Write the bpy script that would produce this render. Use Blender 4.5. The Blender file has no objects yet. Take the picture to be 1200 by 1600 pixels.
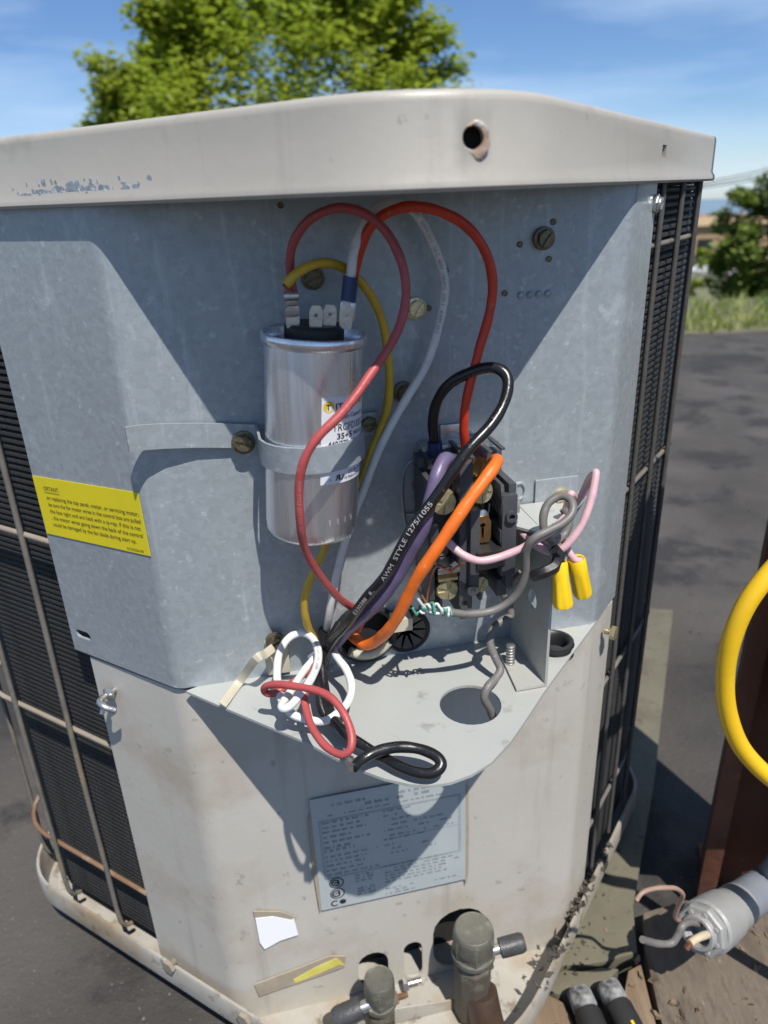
import bpy, bmesh, math, random
from mathutils import Vector, Matrix
random.seed(7)
C = bpy.context.scene.collection
SC = bpy.context.scene
# ------------------------------------------------------------------ camera, sky, sun
S = 0.32                      # metres per modelling unit (one unit = height of the control box)
EYE = 2.27 * S                # eye height above the asphalt
cd = bpy.data.cameras.new('camera'); cam = bpy.data.objects.new('camera', cd); C.objects.link(cam)
cam.location = (0, 0, EYE)
pitch, roll = math.radians(23.597), math.radians(2.31)
cam.rotation_euler = (Matrix.Rotation(math.pi/2 - pitch, 3, 'X') @ Matrix.Rotation(-roll, 3, 'Z')).to_euler()
cd.sensor_fit = 'VERTICAL'; cd.sensor_height = 36; cd.lens = 25.605
cd.clip_start = 0.02; cd.clip_end = 6000
cd.dof.use_dof = True; cd.dof.focus_distance = 0.475; cd.dof.aperture_fstop = 7.5
SC.camera = cam
sun_dir = Vector((-.235, .51, -1)).normalized()
el = math.asin(-sun_dir.z); az = math.atan2(-sun_dir.x, -sun_dir.y)
w = bpy.data.worlds.new('World'); SC.world = w; w.use_nodes = True
nt = w.node_tree; N_ = nt.nodes; L_ = nt.links
bg = N_['Background']; bg.inputs[1].default_value = 0.076
sky = N_.new('ShaderNodeTexSky'); sky.sky_type = 'NISHITA'; sky.sun_disc = False
sky.sun_elevation = el; sky.sun_rotation = az; sky.ozone_density = 2.0; sky.dust_density = .0; sky.air_density = .8
tc = N_.new('ShaderNodeTexCoord'); mp = N_.new('ShaderNodeMapping')
mp.inputs['Scale'].default_value = (1.3, 2.0, 9.0); mp.inputs['Rotation'].default_value = (.1, .35, .2)
nz = N_.new('ShaderNodeTexNoise'); nz.inputs['Scale'].default_value = 1.5; nz.inputs['Detail'].default_value = 7; nz.inputs['Roughness'].default_value = .55
rp = N_.new('ShaderNodeValToRGB'); rp.color_ramp.elements[0].position = .40; rp.color_ramp.elements[1].position = .74
rp.color_ramp.elements[0].color = (.10, .10, .10, 1); rp.color_ramp.elements[1].color = (.75, .75, .75, 1)
mx = N_.new('ShaderNodeMixRGB'); mx.inputs[2].default_value = (7.2, 9.2, 11.6, 1)
L_.new(tc.outputs['Generated'], mp.inputs['Vector']); L_.new(mp.outputs[0], nz.inputs['Vector']); L_.new(nz.outputs[0], rp.inputs[0])
L_.new(rp.outputs[0], mx.inputs[0]); hsv = N_.new('ShaderNodeHueSaturation'); hsv.inputs['Saturation'].default_value = 1.22
tn = N_.new('ShaderNodeMixRGB'); tn.blend_type = 'MULTIPLY'; tn.inputs[0].default_value = 1; tn.inputs[2].default_value = (.90, 1.0, 1.20, 1)
L_.new(sky.outputs[0], hsv.inputs['Color']); L_.new(hsv.outputs[0], tn.inputs[1]); L_.new(tn.outputs[0], mx.inputs[1]); L_.new(mx.outputs[0], bg.inputs[0])
sd = bpy.data.lights.new('sun', 'SUN'); sd.energy = 5.0; sd.angle = math.radians(.53); sd.color = (1, .95, .87)
so = bpy.data.objects.new('sun', sd); C.objects.link(so); so.location = (2, -4, 8)
so.rotation_euler = sun_dir.to_track_quat('-Z', 'Y').to_euler()
SC.view_settings.view_transform = 'Standard'; SC.view_settings.look = 'None'
SC.view_settings.gamma = 1; SC.view_settings.use_curve_mapping = False; SC.view_settings.exposure = 0.28

# ------------------------------------------------------------------ frames and helpers
def W(p): return Vector((p[0]*S, p[1]*S, p[2]*S + EYE))
_n = math.hypot(1, .2026)
UA = Vector((1/_n, .2026/_n, 0)); NA = Vector((.2026/_n, -1/_n, 0)); ZA = Vector((0, 0, 1)); PO = Vector((0, 1.4405, 0))
def PW(u, v, n): return PO + UA*u + ZA*v + NA*n           # panel coordinates: along, up, outward
def V(*a): return Vector(a[0] if len(a) == 1 else a)
base = {}
def tag(o, label=None, cat=None, group=None, kind=None):
    if label: o['label'] = label
    if cat: o['category'] = cat
    if group: o['group'] = group
    if kind: o['kind'] = kind
    return o
def thing(name, label, cat, p, group=None, metric=False):
    o = bpy.data.objects.new(name, None); C.objects.link(o)
    loc = V(p) if metric else W(p)
    o.location = loc; o.empty_display_size = .02; base[o] = loc.copy()
    return tag(o, label, cat, group)
def frame_mat(o, x, y, z):
    return Matrix(((x[0], y[0], z[0], o[0]), (x[1], y[1], z[1], o[1]), (x[2], y[2], z[2], o[2]), (0, 0, 0, 1)))
class MB:
    def __init__(s): s.v = []; s.f = []; s.m = []; s.cur = 0
    def add(s, vs, fs):
        b = len(s.v); s.v += [V(v) for v in vs]; s.f += [tuple(b+i for i in f) for f in fs]; s.m += [s.cur]*len(fs); return s
    def quad(s, a, b, c, d): return s.add([a, b, c, d], [(0, 1, 2, 3)])
    def box(s, o, ex, ey, ez):
        o, ex, ey, ez = V(o), V(ex), V(ey), V(ez)
        vs = [o, o+ex, o+ex+ey, o+ey, o+ez, o+ex+ez, o+ex+ey+ez, o+ey+ez]
        return s.add(vs, [(3, 2, 1, 0), (4, 5, 6, 7), (0, 1, 5, 4), (1, 2, 6, 5), (2, 3, 7, 6), (3, 0, 4, 7)])
    def pbox(s, u0, u1, v0, v1, n0, n1):
        return s.box(PW(u0, v0, n0), UA*(u1-u0), ZA*(v1-v0), NA*(n1-n0))
    def ring_strip(s, rings, closed=True, cap=True):
        n = len(rings[0]); vs = [p for r in rings for p in r]; fs = []
        for i in range(len(rings)-1):
            for j in range(n if closed else n-1):
                k = (j+1) % n; fs.append((i*n+j, i*n+k, (i+1)*n+k, (i+1)*n+j))
        if cap and closed:
            fs.append(tuple(reversed(range(n)))); fs.append(tuple((len(rings)-1)*n+j for j in range(n)))
        return s.add(vs, fs)
    def lathe(s, o, axis, prof, n=20, cap=True, ref=None):
        o, ax = V(o), V(axis).normalized(); a = V(ref) if ref else (Vector((0, 0, 1)) if abs(ax.z) < .9 else Vector((1, 0, 0)))
        x = a.cross(ax).normalized(); y = ax.cross(x)
        rings = [[o + ax*h + x*(r*math.cos(2*math.pi*j/n)) + y*(r*math.sin(2*math.pi*j/n)) for j in range(n)] for r, h in prof]
        return s.ring_strip(rings, True, cap)
    def tube(s, pts, r, n=10, cap=True):
        fr = frames(pts)
        rings = []
        for i, (p, t, a, b) in enumerate(fr):
            rr = r[i] if isinstance(r, (list, tuple)) else r
            rings.append([p + a*(rr*math.cos(2*math.pi*j/n)) + b*(rr*math.sin(2*math.pi*j/n)) for j in range(n)])
        return s.ring_strip(rings, True, cap)
    def build(s, name, mat, parent=None, smooth=None, bevel=0, metric=False, at=None, fixn=True):
        me = bpy.data.meshes.new(name)
        wv = s.v if metric else [W(v) for v in s.v]
        if parent is not None: org = base[parent]
        elif at is not None: org = V(at) if metric else W(at)
        else:
            org = Vector((sum(v.x for v in wv)/len(wv), sum(v.y for v in wv)/len(wv), min(v.z for v in wv)))
        me.from_pydata([v-org for v in wv], [], s.f)
        mats = mat if isinstance(mat, (list, tuple)) else [mat]
        for m in mats: me.materials.append(m)
        for p, k in zip(me.polygons, s.m): p.material_index = k
        if fixn or bevel:
            bm = bmesh.new(); bm.from_mesh(me)
            if fixn: bmesh.ops.recalc_face_normals(bm, faces=bm.faces)
            if bevel:
                es = [e for e in bm.edges if len(e.link_faces) == 2 and e.calc_face_angle(0) > .5]
                bmesh.ops.bevel(bm, geom=es, offset=bevel*(1 if metric else S), segments=2, affect='EDGES', profile=.6, clamp_overlap=True)
            bm.to_mesh(me); bm.free()
        if smooth or bevel:
            me.shade_smooth(); me.set_sharp_from_angle(angle=math.radians(smooth or 35))
        o = bpy.data.objects.new(name, me); C.objects.link(o)
        if parent is not None: o.parent = parent
        else: o.location = org
        base[o] = org.copy()
        return o
def catmull(pts, k=8):
    pts = [V(p) for p in pts]; out = []
    P = [pts[0]*2-pts[1]] + pts + [pts[-1]*2-pts[-2]]
    for i in range(1, len(P)-2):
        a, b, c, d = P[i-1], P[i], P[i+1], P[i+2]
        for j in range(k):
            t = j/k
            out.append(.5*((2*b) + (c-a)*t + (2*a-5*b+4*c-d)*t*t + (3*b-a-3*c+d)*t**3))
    out.append(pts[-1]); return out
def frames(pts):
    pts = [V(p) for p in pts]; n = len(pts); T = []
    for i in range(n):
        t = pts[min(i+1, n-1)] - pts[max(i-1, 0)]; T.append(t.normalized() if t.length > 1e-9 else Vector((0, 0, 1)))
    a = T[0].orthogonal().normalized(); out = []
    for i in range(n):
        a = (a - T[i]*a.dot(T[i])); a = a.normalized() if a.length > 1e-6 else T[i].orthogonal().normalized()
        out.append((pts[i], T[i], a, T[i].cross(a)))
    return out
def cut(o, cutters):
    # real openings: subtract the cutter solids from the mesh, then drop them
    for mb in cutters:
        c = mb.build('cutter', o.data.materials[0]); C.objects.unlink(c); C.objects.link(c)
        md = o.modifiers.new('b', 'BOOLEAN'); md.operation = 'DIFFERENCE'; md.object = c; md.solver = 'EXACT'
        bpy.context.view_layer.update()
        me = bpy.data.meshes.new_from_object(o.evaluated_get(bpy.context.evaluated_depsgraph_get()))
        o.modifiers.clear(); old = o.data; o.data = me; me.name = old.name
        base.pop(c, None); bpy.data.objects.remove(c)
    return o
def slab(outline, z0, z1, mb=None):
    mb = mb or MB(); n = len(outline)
    return mb.ring_strip([[V(p[0], p[1], z0) for p in outline], [V(p[0], p[1], z1) for p in outline]])
def offset_poly(pts, d, closed=True):
    out = []; n = len(pts)
    for i in range(n):
        p = V(pts[i][0], pts[i][1], 0)
        a = V(pts[i-1][0], pts[i-1][1], 0) if (closed or i > 0) else None
        b = V(pts[(i+1) % n][0], pts[(i+1) % n][1], 0) if (closed or i < n-1) else None
        d1 = (p-a).normalized() if a is not None else (b-p).normalized()
        d2 = (b-p).normalized() if b is not None else d1
        n1 = Vector((d1.y, -d1.x, 0)); n2 = Vector((d2.y, -d2.x, 0)); m = (n1+n2).normalized()
        out.append(p + m*(d/max(.3, m.dot(n1))))
    return out
def round_poly(pts, radii, k=8):
    out = []; n = len(pts)
    for i in range(n):
        p = V(pts[i][0], pts[i][1], 0); a = V(pts[i-1][0], pts[i-1][1], 0); b = V(pts[(i+1) % n][0], pts[(i+1) % n][1], 0); r = radii[i]
        if r <= 0: out.append(p); continue
        d1 = (a-p).normalized(); d2 = (b-p).normalized(); ang = d1.angle(d2); tl = r/math.tan(ang/2)
        c = p + (d1+d2).normalized()*(r/math.sin(ang/2)); s0 = p+d1*tl-c; s1 = p+d2*tl-c
        th = s0.angle(s1); ax = s0.cross(s1).normalized()
        for j in range(k+1): out.append(c + Matrix.Rotation(th*j/k, 3, ax) @ s0)
    return out
_tc = {}
def text_mesh(txt, size, bold=False):
    key = (txt, bold)
    if key not in _tc:
        cu = bpy.data.curves.new('t', 'FONT'); cu.body = txt; cu.size = 1; cu.resolution_u = 3
        if bold: cu.offset = .018
        ob = bpy.data.objects.new('t', cu); C.objects.link(ob); bpy.context.view_layer.update()
        me = bpy.data.meshes.new_from_object(ob.evaluated_get(bpy.context.evaluated_depsgraph_get()))
        b = bmesh.new(); b.from_mesh(me); bmesh.ops.triangulate(b, faces=b.faces)
        for _ in range(3):
            le = [e for e in b.edges if e.calc_length() > .22]
            if le: bmesh.ops.subdivide_edges(b, edges=le, cuts=1); bmesh.ops.triangulate(b, faces=b.faces)
        b.to_mesh(me); b.free()
        _tc[key] = ([(v.co.x, v.co.y) for v in me.vertices], [tuple(p.vertices) for p in me.polygons])
        bpy.data.objects.remove(ob); bpy.data.curves.remove(cu); bpy.data.meshes.remove(me)
    vs, fs = _tc[key]
    return [(x*size, y*size) for x, y in vs], fs
def put_text(mb, txt, size, fn, width=None, bold=False):
    vs, fs = text_mesh(txt, size, bold)
    if not vs: return 0
    mxx = max(x for x, y in vs); k = (width/mxx) if width else 1
    mb.add([fn(x*k, y) for x, y in vs], fs); return mxx*k
# ------------------------------------------------------------------ materials
KEEP = {'tree_leaf', 'bush_leaf', 'grass_blade', 'aluminium_can', 'yellow_label_vinyl', 'white_label_vinyl', 'yellow_wire_nut', 'yellow_zinc', 'bright_steel', 'white_paper_scrap', 'orange_insulation', 'white_insulation', 'yellow_hose'}
def mat(name, c1, c2=None, scale=20, rough=.5, metal=0, bump=0, bscale=60, detail=4, spots=None, spots2=None, stretch=None, rvar=.0, spec=.5, trans=0, contrast=.5, streak=None):
    if name not in KEEP:
        dm = lambda c: tuple(x*.84 for x in c)
        c1 = dm(c1); c2 = dm(c2) if c2 else c2
        spots, spots2, streak = [(dm(s_[0]),)+tuple(s_[1:]) if s_ else s_ for s_ in (spots, spots2, streak)]
    m = bpy.data.materials.new(name); m.use_nodes = True; t = m.node_tree; n = t.nodes; l = t.links
    b = n['Principled BSDF']; b.inputs['Roughness'].default_value = rough; b.inputs['Metallic'].default_value = metal
    b.inputs['Specular IOR Level'].default_value = spec
    b.inputs['Base Color'].default_value = (*c1, 1)
    tc = n.new('ShaderNodeTexCoord'); vec = tc.outputs['Object']
    if stretch:
        mp = n.new('ShaderNodeMapping'); mp.inputs['Scale'].default_value = stretch; l.new(vec, mp.inputs[0]); vec = mp.outputs[0]
    def noise(sc, det=4, ro=.55):
        k = n.new('ShaderNodeTexNoise'); k.inputs['Scale'].default_value = sc; k.inputs['Detail'].default_value = det; k.inputs['Roughness'].default_value = ro
        l.new(vec, k.inputs['Vector']); return k.outputs[0]
    def ramp(v, p0, p1):
        k = n.new('ShaderNodeMapRange'); k.inputs[1].default_value = p0; k.inputs[2].default_value = p1; k.clamp = True; l.new(v, k.inputs[0]); return k.outputs[0]
    col = None
    if c2:
        f = ramp(noise(scale, detail), .5-contrast*.5, .5+contrast*.5)
        k = n.new('ShaderNodeMixRGB'); k.inputs[1].default_value = (*c1, 1); k.inputs[2].default_value = (*c2, 1); l.new(f, k.inputs[0]); col = k.outputs[0]
    for sp in (spots, spots2):
        if sp:
            f = ramp(noise(sp[1], 6, .6), sp[2], sp[2]+sp[3])
            mu = n.new('ShaderNodeMath'); mu.operation = 'MULTIPLY'; mu.inputs[1].default_value = sp[4] if len(sp) > 4 else 1; l.new(f, mu.inputs[0])
            k = n.new('ShaderNodeMixRGB'); k.inputs[2].default_value = (*sp[0], 1); k.inputs[1].default_value = (*c1, 1)
            if col: l.new(col, k.inputs[1])
            l.new(mu.outputs[0], k.inputs[0]); col = k.outputs[0]
    if streak:
        mp2 = n.new('ShaderNodeMapping'); mp2.inputs['Scale'].default_value = (1, 1, .07); l.new(tc.outputs['Object'], mp2.inputs[0]); ov = vec; vec = mp2.outputs[0]
        f = ramp(noise(streak[1], 6, .65), streak[2], streak[2]+streak[3]); vec = ov
        mu = n.new('ShaderNodeMath'); mu.operation = 'MULTIPLY'; mu.inputs[1].default_value = streak[4]; l.new(f, mu.inputs[0])
        k = n.new('ShaderNodeMixRGB'); k.inputs[2].default_value = (*streak[0], 1); k.inputs[1].default_value = (*c1, 1)
        if col: l.new(col, k.inputs[1])
        l.new(mu.outputs[0], k.inputs[0]); col = k.outputs[0]
    if col: l.new(col, b.inputs['Base Color'])
    if rvar:
        k = n.new('ShaderNodeMapRange'); k.inputs[3].default_value = rough-rvar; k.inputs[4].default_value = rough+rvar
        k.inputs[1].default_value = .3; k.inputs[2].default_value = .7; l.new(noise(scale*2.3), k.inputs[0]); l.new(k.outputs[0], b.inputs['Roughness'])
    if bump:
        k = n.new('ShaderNodeBump'); k.inputs['Strength'].default_value = bump; k.inputs['Distance'].default_value = .002
        l.new(noise(bscale, 5), k.inputs['Height']); l.new(k.outputs[0], b.inputs['Normal'])
    if trans:
        tr = n.new('ShaderNodeBsdfTranslucent'); ms = n.new('ShaderNodeMixShader'); ms.inputs[0].default_value = trans
        if col: l.new(col, tr.inputs[0])
        else: tr.inputs[0].default_value = (*c1, 1)
        l.new(b.outputs[0], ms.inputs[1]); l.new(tr.outputs[0], ms.inputs[2]); l.new(ms.outputs[0], n['Material Output'].inputs[0])
    return m
def galv(name, k=1.0):
    # galvanised sheet: voronoi spangle, soft blotches, pale oxidation
    m = mat(name, (.365*k, .41*k, .44*k), (.415*k, .46*k, .49*k), 5, .44, .30, .14, 160, 5, spots=((.66, .71, .74), 30, .60, .10, .32), spots2=((.66, .71, .74), 150, .61, .06, .42), rvar=.08, streak=((.60, .65, .69), 90, .60, .08, .35))
    t = m.node_tree; n = t.nodes; l = t.links
    tc = n.new('ShaderNodeTexCoord'); vo = n.new('ShaderNodeTexVoronoi'); vo.inputs['Scale'].default_value = 260
    l.new(tc.outputs['Object'], vo.inputs['Vector'])
    hs = n.new('ShaderNodeMixRGB'); hs.blend_type = 'MULTIPLY'; hs.inputs[0].default_value = .24
    b = n['Principled BSDF']; src = b.inputs['Base Color'].links[0].from_socket
    bw = n.new('ShaderNodeRGBToBW'); l.new(vo.outputs['Color'], bw.inputs[0])
    mr = n.new('ShaderNodeMapRange'); mr.inputs[3].default_value = .55; mr.inputs[4].default_value = 1.25; l.new(bw.outputs[0], mr.inputs[0])
    l.new(src, hs.inputs[1]); l.new(mr.outputs[0], hs.inputs[2]); l.new(hs.outputs[0], b.inputs['Base Color'])
    return m
M = {}
M['galv'] = galv('galvanised_sheet')
M['galv_shelf'] = mat('galvanised_shelf_dusty', (.44, .46, .45), (.50, .52, .50), 8, .55, .2, .08, 150, 5, spots=((.45, .375, .27), 8, .54, .2, .65), spots2=((.24, .22, .19), 60, .62, .1, .5), rvar=.06)
M['paint'] = mat('beige_paint', (.485, .46, .41), (.56, .535, .49), 7, .52, 0, .10, 130, 6, spots=((.36, .29, .21), 9, .50, .2, .6), spots2=((.25, .22, .19), 75, .64, .07, .6), rvar=.06, streak=((.29, .26, .225), 34, .56, .16, .45))
M['lid_paint'] = mat('lid_paint', (.395, .37, .325), (.46, .435, .39), 6, .45, 0, .12, 90, 6, spots=((.27, .24, .205), 15, .58, .12, .6), spots2=((.22, .20, .18), 110, .68, .05, .5), rvar=.08, streak=((.28, .255, .225), 40, .58, .16, .4))
M['pan'] = mat('pan_paint', (.37, .355, .32), (.46, .44, .40), 12, .5, 0, .15, 90, 6, spots=((.29, .215, .13), 13, .46, .2, .85), spots2=((.17, .135, .10), 60, .58, .1, .75))
M['bare'] = mat('worn_bare_metal', (.30, .34, .40), (.5, .54, .58), 140, .5, .4, .3, 300, 6, spots=((.72, .72, .70), 190, .52, .06, .9))
M['alum'] = mat('aluminium_can', (.95, .96, 1.0), (.66, .69, .75), 55, .29, .94, .2, 260, 5, stretch=(1, 1, .05), rvar=.10, contrast=.35, spots=((.85, .85, .85), 190, .62, .06, .8))
M['zinc'] = mat('yellow_zinc', (.66, .58, .36), (.46, .40, .24), 300, .32, .75, .2, 500)
M['zinc_dull'] = mat('tarnished_zinc', (.25, .21, .13), (.13, .11, .075), 300, .45, .7, .3, 500)
M['steel'] = mat('bright_steel', (.6, .6, .58), (.42, .42, .42), 200, .33, .9, .1, 400)
M['brass'] = mat('brass_contact', (.36, .22, .09), (.25, .15, .06), 200, .38, .8)
M['copper'] = mat('bare_copper', (.55, .25, .15), (.4, .17, .1), 300, .38, .85)
M['plastic'] = mat('charcoal_plastic', (.050, .052, .060), (.075, .078, .088), 40, .45, 0, .1, 400, spots=((.2, .2, .2), 120, .66, .08, .5))
M['blackp'] = mat('black_plastic', (.014, .014, .016), (.025, .025, .027), 60, .45, 0, .1, 300)
M['rubber'] = mat('black_rubber', (.018, .018, .018), (.03, .03, .03), 60, .6)
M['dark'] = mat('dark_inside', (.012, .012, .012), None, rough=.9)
def wire_m(nm, c, r=.44, k=.78): return mat(nm, c, tuple(x*k for x in c), 45, r, 0, .12, 260, 4, spots=(tuple(x*.5+.03 for x in c), 90, .58, .14, .5), spots2=(tuple(x*.6+.28 for x in c), 210, .64, .06, .35), rvar=.07)
M['w_red'] = wire_m('faded_red_insulation', (.48, .085, .085))
M['w_ored'] = wire_m('bright_red_insulation', (.72, .05, .012))
M['w_orange'] = wire_m('orange_insulation', (.85, .17, .015))
M['w_yellow'] = wire_m('yellow_insulation', (.70, .45, .035))
M['w_black'] = wire_m('black_insulation', (.013, .013, .015), .3)
M['w_purple'] = wire_m('purple_insulation', (.15, .12, .23), .42)
M['w_white'] = wire_m('white_insulation', (.66, .66, .64), .42, .9)
M['w_pink'] = wire_m('pink_insulation', (.68, .43, .47), .42, .9)
M['w_grey'] = wire_m('grey_jacket', (.185, .175, .165), .5)
M['w_green'] = wire_m('green_insulation', (.08, .33, .24), .42)
M['blue'] = mat('blue_crimp_vinyl', (.014, .045, .16), (.01, .03, .10), 60, .35)
M['nut'] = mat('yellow_wire_nut', (.85, .56, .012), (.78, .50, .012), 60, .36, 0, .05, 300)
M['lab_y'] = mat('yellow_label_vinyl', (.72, .60, .012), (.66, .55, .015), 25, .42)
M['lab_w'] = mat('white_label_vinyl', (.66, .66, .70), (.62, .62, .66), 30, .4)
M['plate'] = mat('data_plate_foil', (.52, .57, .575), (.46, .52, .53), 30, .4, .15, spots=((.45, .42, .33), 14, .60, .12, .5))
M['ink'] = mat('black_ink', (.02, .02, .022), None, rough=.5)
M['ink_g'] = mat('faded_ink', (.17, .19, .21), (.34, .37, .39), 60, .5)
M['ink_y'] = mat('yellow_ink', (.75, .52, .03), None, rough=.45)
M['ink_w'] = mat('white_ink', (.45, .45, .45), None, rough=.5)
M['paper'] = mat('white_paper_scrap', (.80, .80, .82), None, rough=.7)
M['glue'] = mat('old_tan_adhesive', (.42, .36, .28), (.34, .285, .22), 70, .6, spots=((.48, .36, .18), 40, .58, .1, .6))
M['tie'] = mat('aged_nylon', (.62, .58, .46), (.52, .47, .36), 40, .45, trans=.1)
M['fin'] = mat('coil_fin', (.040, .039, .038), (.024, .024, .024), 90, .55, .3, .8, 700, 6, spots=((.14, .13, .12), 60, .6, .2, .6))
M['guard'] = mat('guard_wire_coating', (.22, .205, .185), (.15, .14, .125), 60, .5, .1, .2, 200, spots=((.33, .25, .14), 14, .56, .15, .8))
M['guard_shade'] = mat('shaded_guard_wire', (.13, .125, .12), (.09, .088, .085), 50, .5, .2, .2, 200)  # right-hand guard wires: their shade is put into this darker colour
M['guard_rust'] = mat('rusted_guard_wire', (.26, .155, .085), (.15, .08, .048), 25, .8, 0, .4, 300, spots=((.36, .31, .25), 18, .54, .1, .8))
M['guard_pale'] = mat('pale_guard_wire', (.34, .295, .235), (.26, .22, .17), 30, .55, 0, .2, 200)
M['valve'] = mat('valve_brass_aged', (.15, .13, .10), (.09, .078, .06), 60, .58, .3, .3, 250, spots=((.25, .235, .19), 60, .56, .1, .6))
M['valve_cap'] = mat('valve_cap_brass', (.19, .185, .15), (.125, .12, .10), 50, .5, .35, .3, 250, spots=((.28, .28, .235), 70, .55, .1, .7), spots2=((.08, .065, .05), 110, .62, .08, .6))
M['valve_dk'] = mat('valve_dark_cap', (.055, .055, .06), (.10, .10, .10), 60, .45, .3, .3, 250)
M['pipe'] = mat('aged_copper_pipe', (.10, .06, .045), (.17, .12, .09), 30, .45, .5, .3, 150, spots=((.35, .33, .28), 40, .6, .1, .6))
M['pvc'] = mat('grey_fitting', (.36, .36, .35), (.30, .30, .295), 40, .48, .1, .2, 200)
M['pvc_dk'] = mat('grey_conduit', (.24, .26, .30), (.19, .21, .25), 40, .45)
M['hose'] = mat('yellow_hose', (.74, .46, .012), (.66, .40, .012), 30, .38, 0, .1, 100)
M['rust'] = mat('rusty_primer_steel', (.165, .062, .035), (.10, .038, .024), 18, .75, 0, .6, 90, 6, spots=((.07, .03, .02), 30, .55, .15, .7), spots2=((.24, .10, .045), 60, .62, .1, .6))
M['asphalt'] = mat('asphalt', (.040, .036, .033), (.088, .079, .071), 2.8, .85, 0, 1.0, 150, 8, spots=((.026, .024, .024), 5, .52, .08, .9), spots2=((.15, .14, .135), 260, .62, .07, .8), contrast=.3)
M['olive'] = mat('olive_weathered_board', (.115, .104, .070), (.165, .150, .105), 14, .8, 0, .5, 120, 6, spots=((.10, .085, .055), 16, .53, .14, .8), spots2=((.06, .05, .04), 70, .60, .08, .7))
M['wood'] = mat('weathered_timber', (.15, .10, .062), (.30, .22, .145), 9, .8, 0, .9, 60, 8, stretch=(9, .8, 9), spots=((.05, .035, .025), 7, .52, .05, .9))
M['grey_wood'] = mat('grey_dirty_timber', (.10, .076, .058), (.21, .175, .135), 12, .9, 0, 1.0, 70, 8, stretch=(3, 1, 3), spots=((.07, .052, .04), 12, .52, .1, .8), spots2=((.28, .24, .2), 60, .62, .08, .6))
M['leaf'] = mat('tree_leaf', (.26, .36, .03), (.38, .43, .055), .9, .45, 0, trans=.6, detail=2)
M['leaf2'] = mat('bush_leaf', (.12, .19, .03), (.22, .28, .05), 1.4, .55, 0, trans=.4, detail=2)
M['bark'] = mat('bark', (.12, .10, .08), (.06, .05, .04), 12, .9, 0, .8, 20)
M['grass'] = mat('grass_blade', (.19, .26, .05), (.29, .31, .09), 3, .6, 0, trans=.35)
M['hill'] = mat('scrub_hillside', (.10, .115, .055), (.17, .16, .09), .12, .95, 0)
M['sea'] = mat('sea_water', (.19, .27, .35), None, rough=.6, spec=.1)
M['tan'] = mat('tan_stucco', (.42, .30, .17), (.36, .26, .15), .8, .85)
M['wallw'] = mat('pale_siding', (.6, .6, .6), (.5, .5, .5), .6, .8)
M['roofg'] = mat('grey_roof', (.30, .30, .31), (.24, .24, .25), .6, .8)
M['roofr'] = mat('red_roof', (.38, .14, .09), (.3, .11, .07), .6, .8)
M['glass'] = mat('window_dark', (.02, .025, .03), None, rough=.1)
M['cable'] = mat('cable_sheath', (.03, .03, .035), None, rough=.6)
M['car'] = mat('white_car_paint', (.75, .75, .77), None, rough=.25)
M['debris'] = mat('dead_leaf_debris', (.10, .08, .065), (.05, .045, .04), 60, .8, 0, .5, 200)
M['boxp'] = mat('grey_box_enamel', (.32, .33, .33), (.27, .28, .28), 20, .5)
# ------------------------------------------------------------------ ground, hillside, sea
g = MB(); g.box((-40, -40, -.05), (80, 0, 0), (0, 43.82, 0), (0, 0, .05))
tag(g.build('ground', M['asphalt'], metric=True), kind='structure')
bm_ = MB(); ys = [3.82, 4.6, 6, 9, 14, 22, 35, 60, 90, 130, 220, 400, 650, 1000]
def hz(y, x=0):
    z = 0.0 if y < 4.7 else -.115*(y-4.7)
    if y > 60: z = -6.36 - .055*(y-60)
    if y > 130: z = -10.2 - .033*(y-130)
    return z + (.25*math.sin(x*.31+y)+.2*math.sin(x*.7-y*.6) if y > 8 else 0)
for i in range(len(ys)-1):
    n = 24
    for j in range(n):
        def P(y, q): x = (q/n-.5)*max(60, y*2.4); return V(x, y, hz(y, x))
        bm_.quad(P(ys[i], j), P(ys[i], j+1), P(ys[i+1], j+1), P(ys[i+1], j))
tag(bm_.build('hillside', M['hill'], metric=True, smooth=60), kind='structure')
g = MB(); g.box((-2600, 760, -34), (5200, 0, 0), (0, 760, 0), (0, 0, 2)); tag(g.build('sea', M['sea'], metric=True), kind='structure')
# grass and weeds along the edge of the asphalt
gm = MB()
for i in range(11000):
    x = random.uniform(-7, 9); y = 3.84 + abs(random.gauss(0, .55)); h = random.uniform(.03, .09)*(1.4 if random.random() < .15 else 1)
    a = random.uniform(0, 6.28); r = random.uniform(.004, .009); z = hz(y, x)
    dx, dy = math.cos(a)*r, math.sin(a)*r; lx, ly = random.gauss(0, .035), random.gauss(0, .035)
    gm.add([(x-dx, y-dy, z), (x+dx, y+dy, z), (x+lx*.5+dx*.6, y+ly*.5+dy*.6, z+h*.6), (x+lx*.5-dx*.6, y+ly*.5-dy*.6, z+h*.6), (x+lx*1.3, y+ly*1.3, z+h)], [(0, 1, 2, 3), (3, 2, 4)])
tag(gm.build('grass', M['grass'], metric=True, fixn=False), 'sunlit strip of grass and weeds along the far edge of the asphalt', 'grass', kind='stuff')
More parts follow.
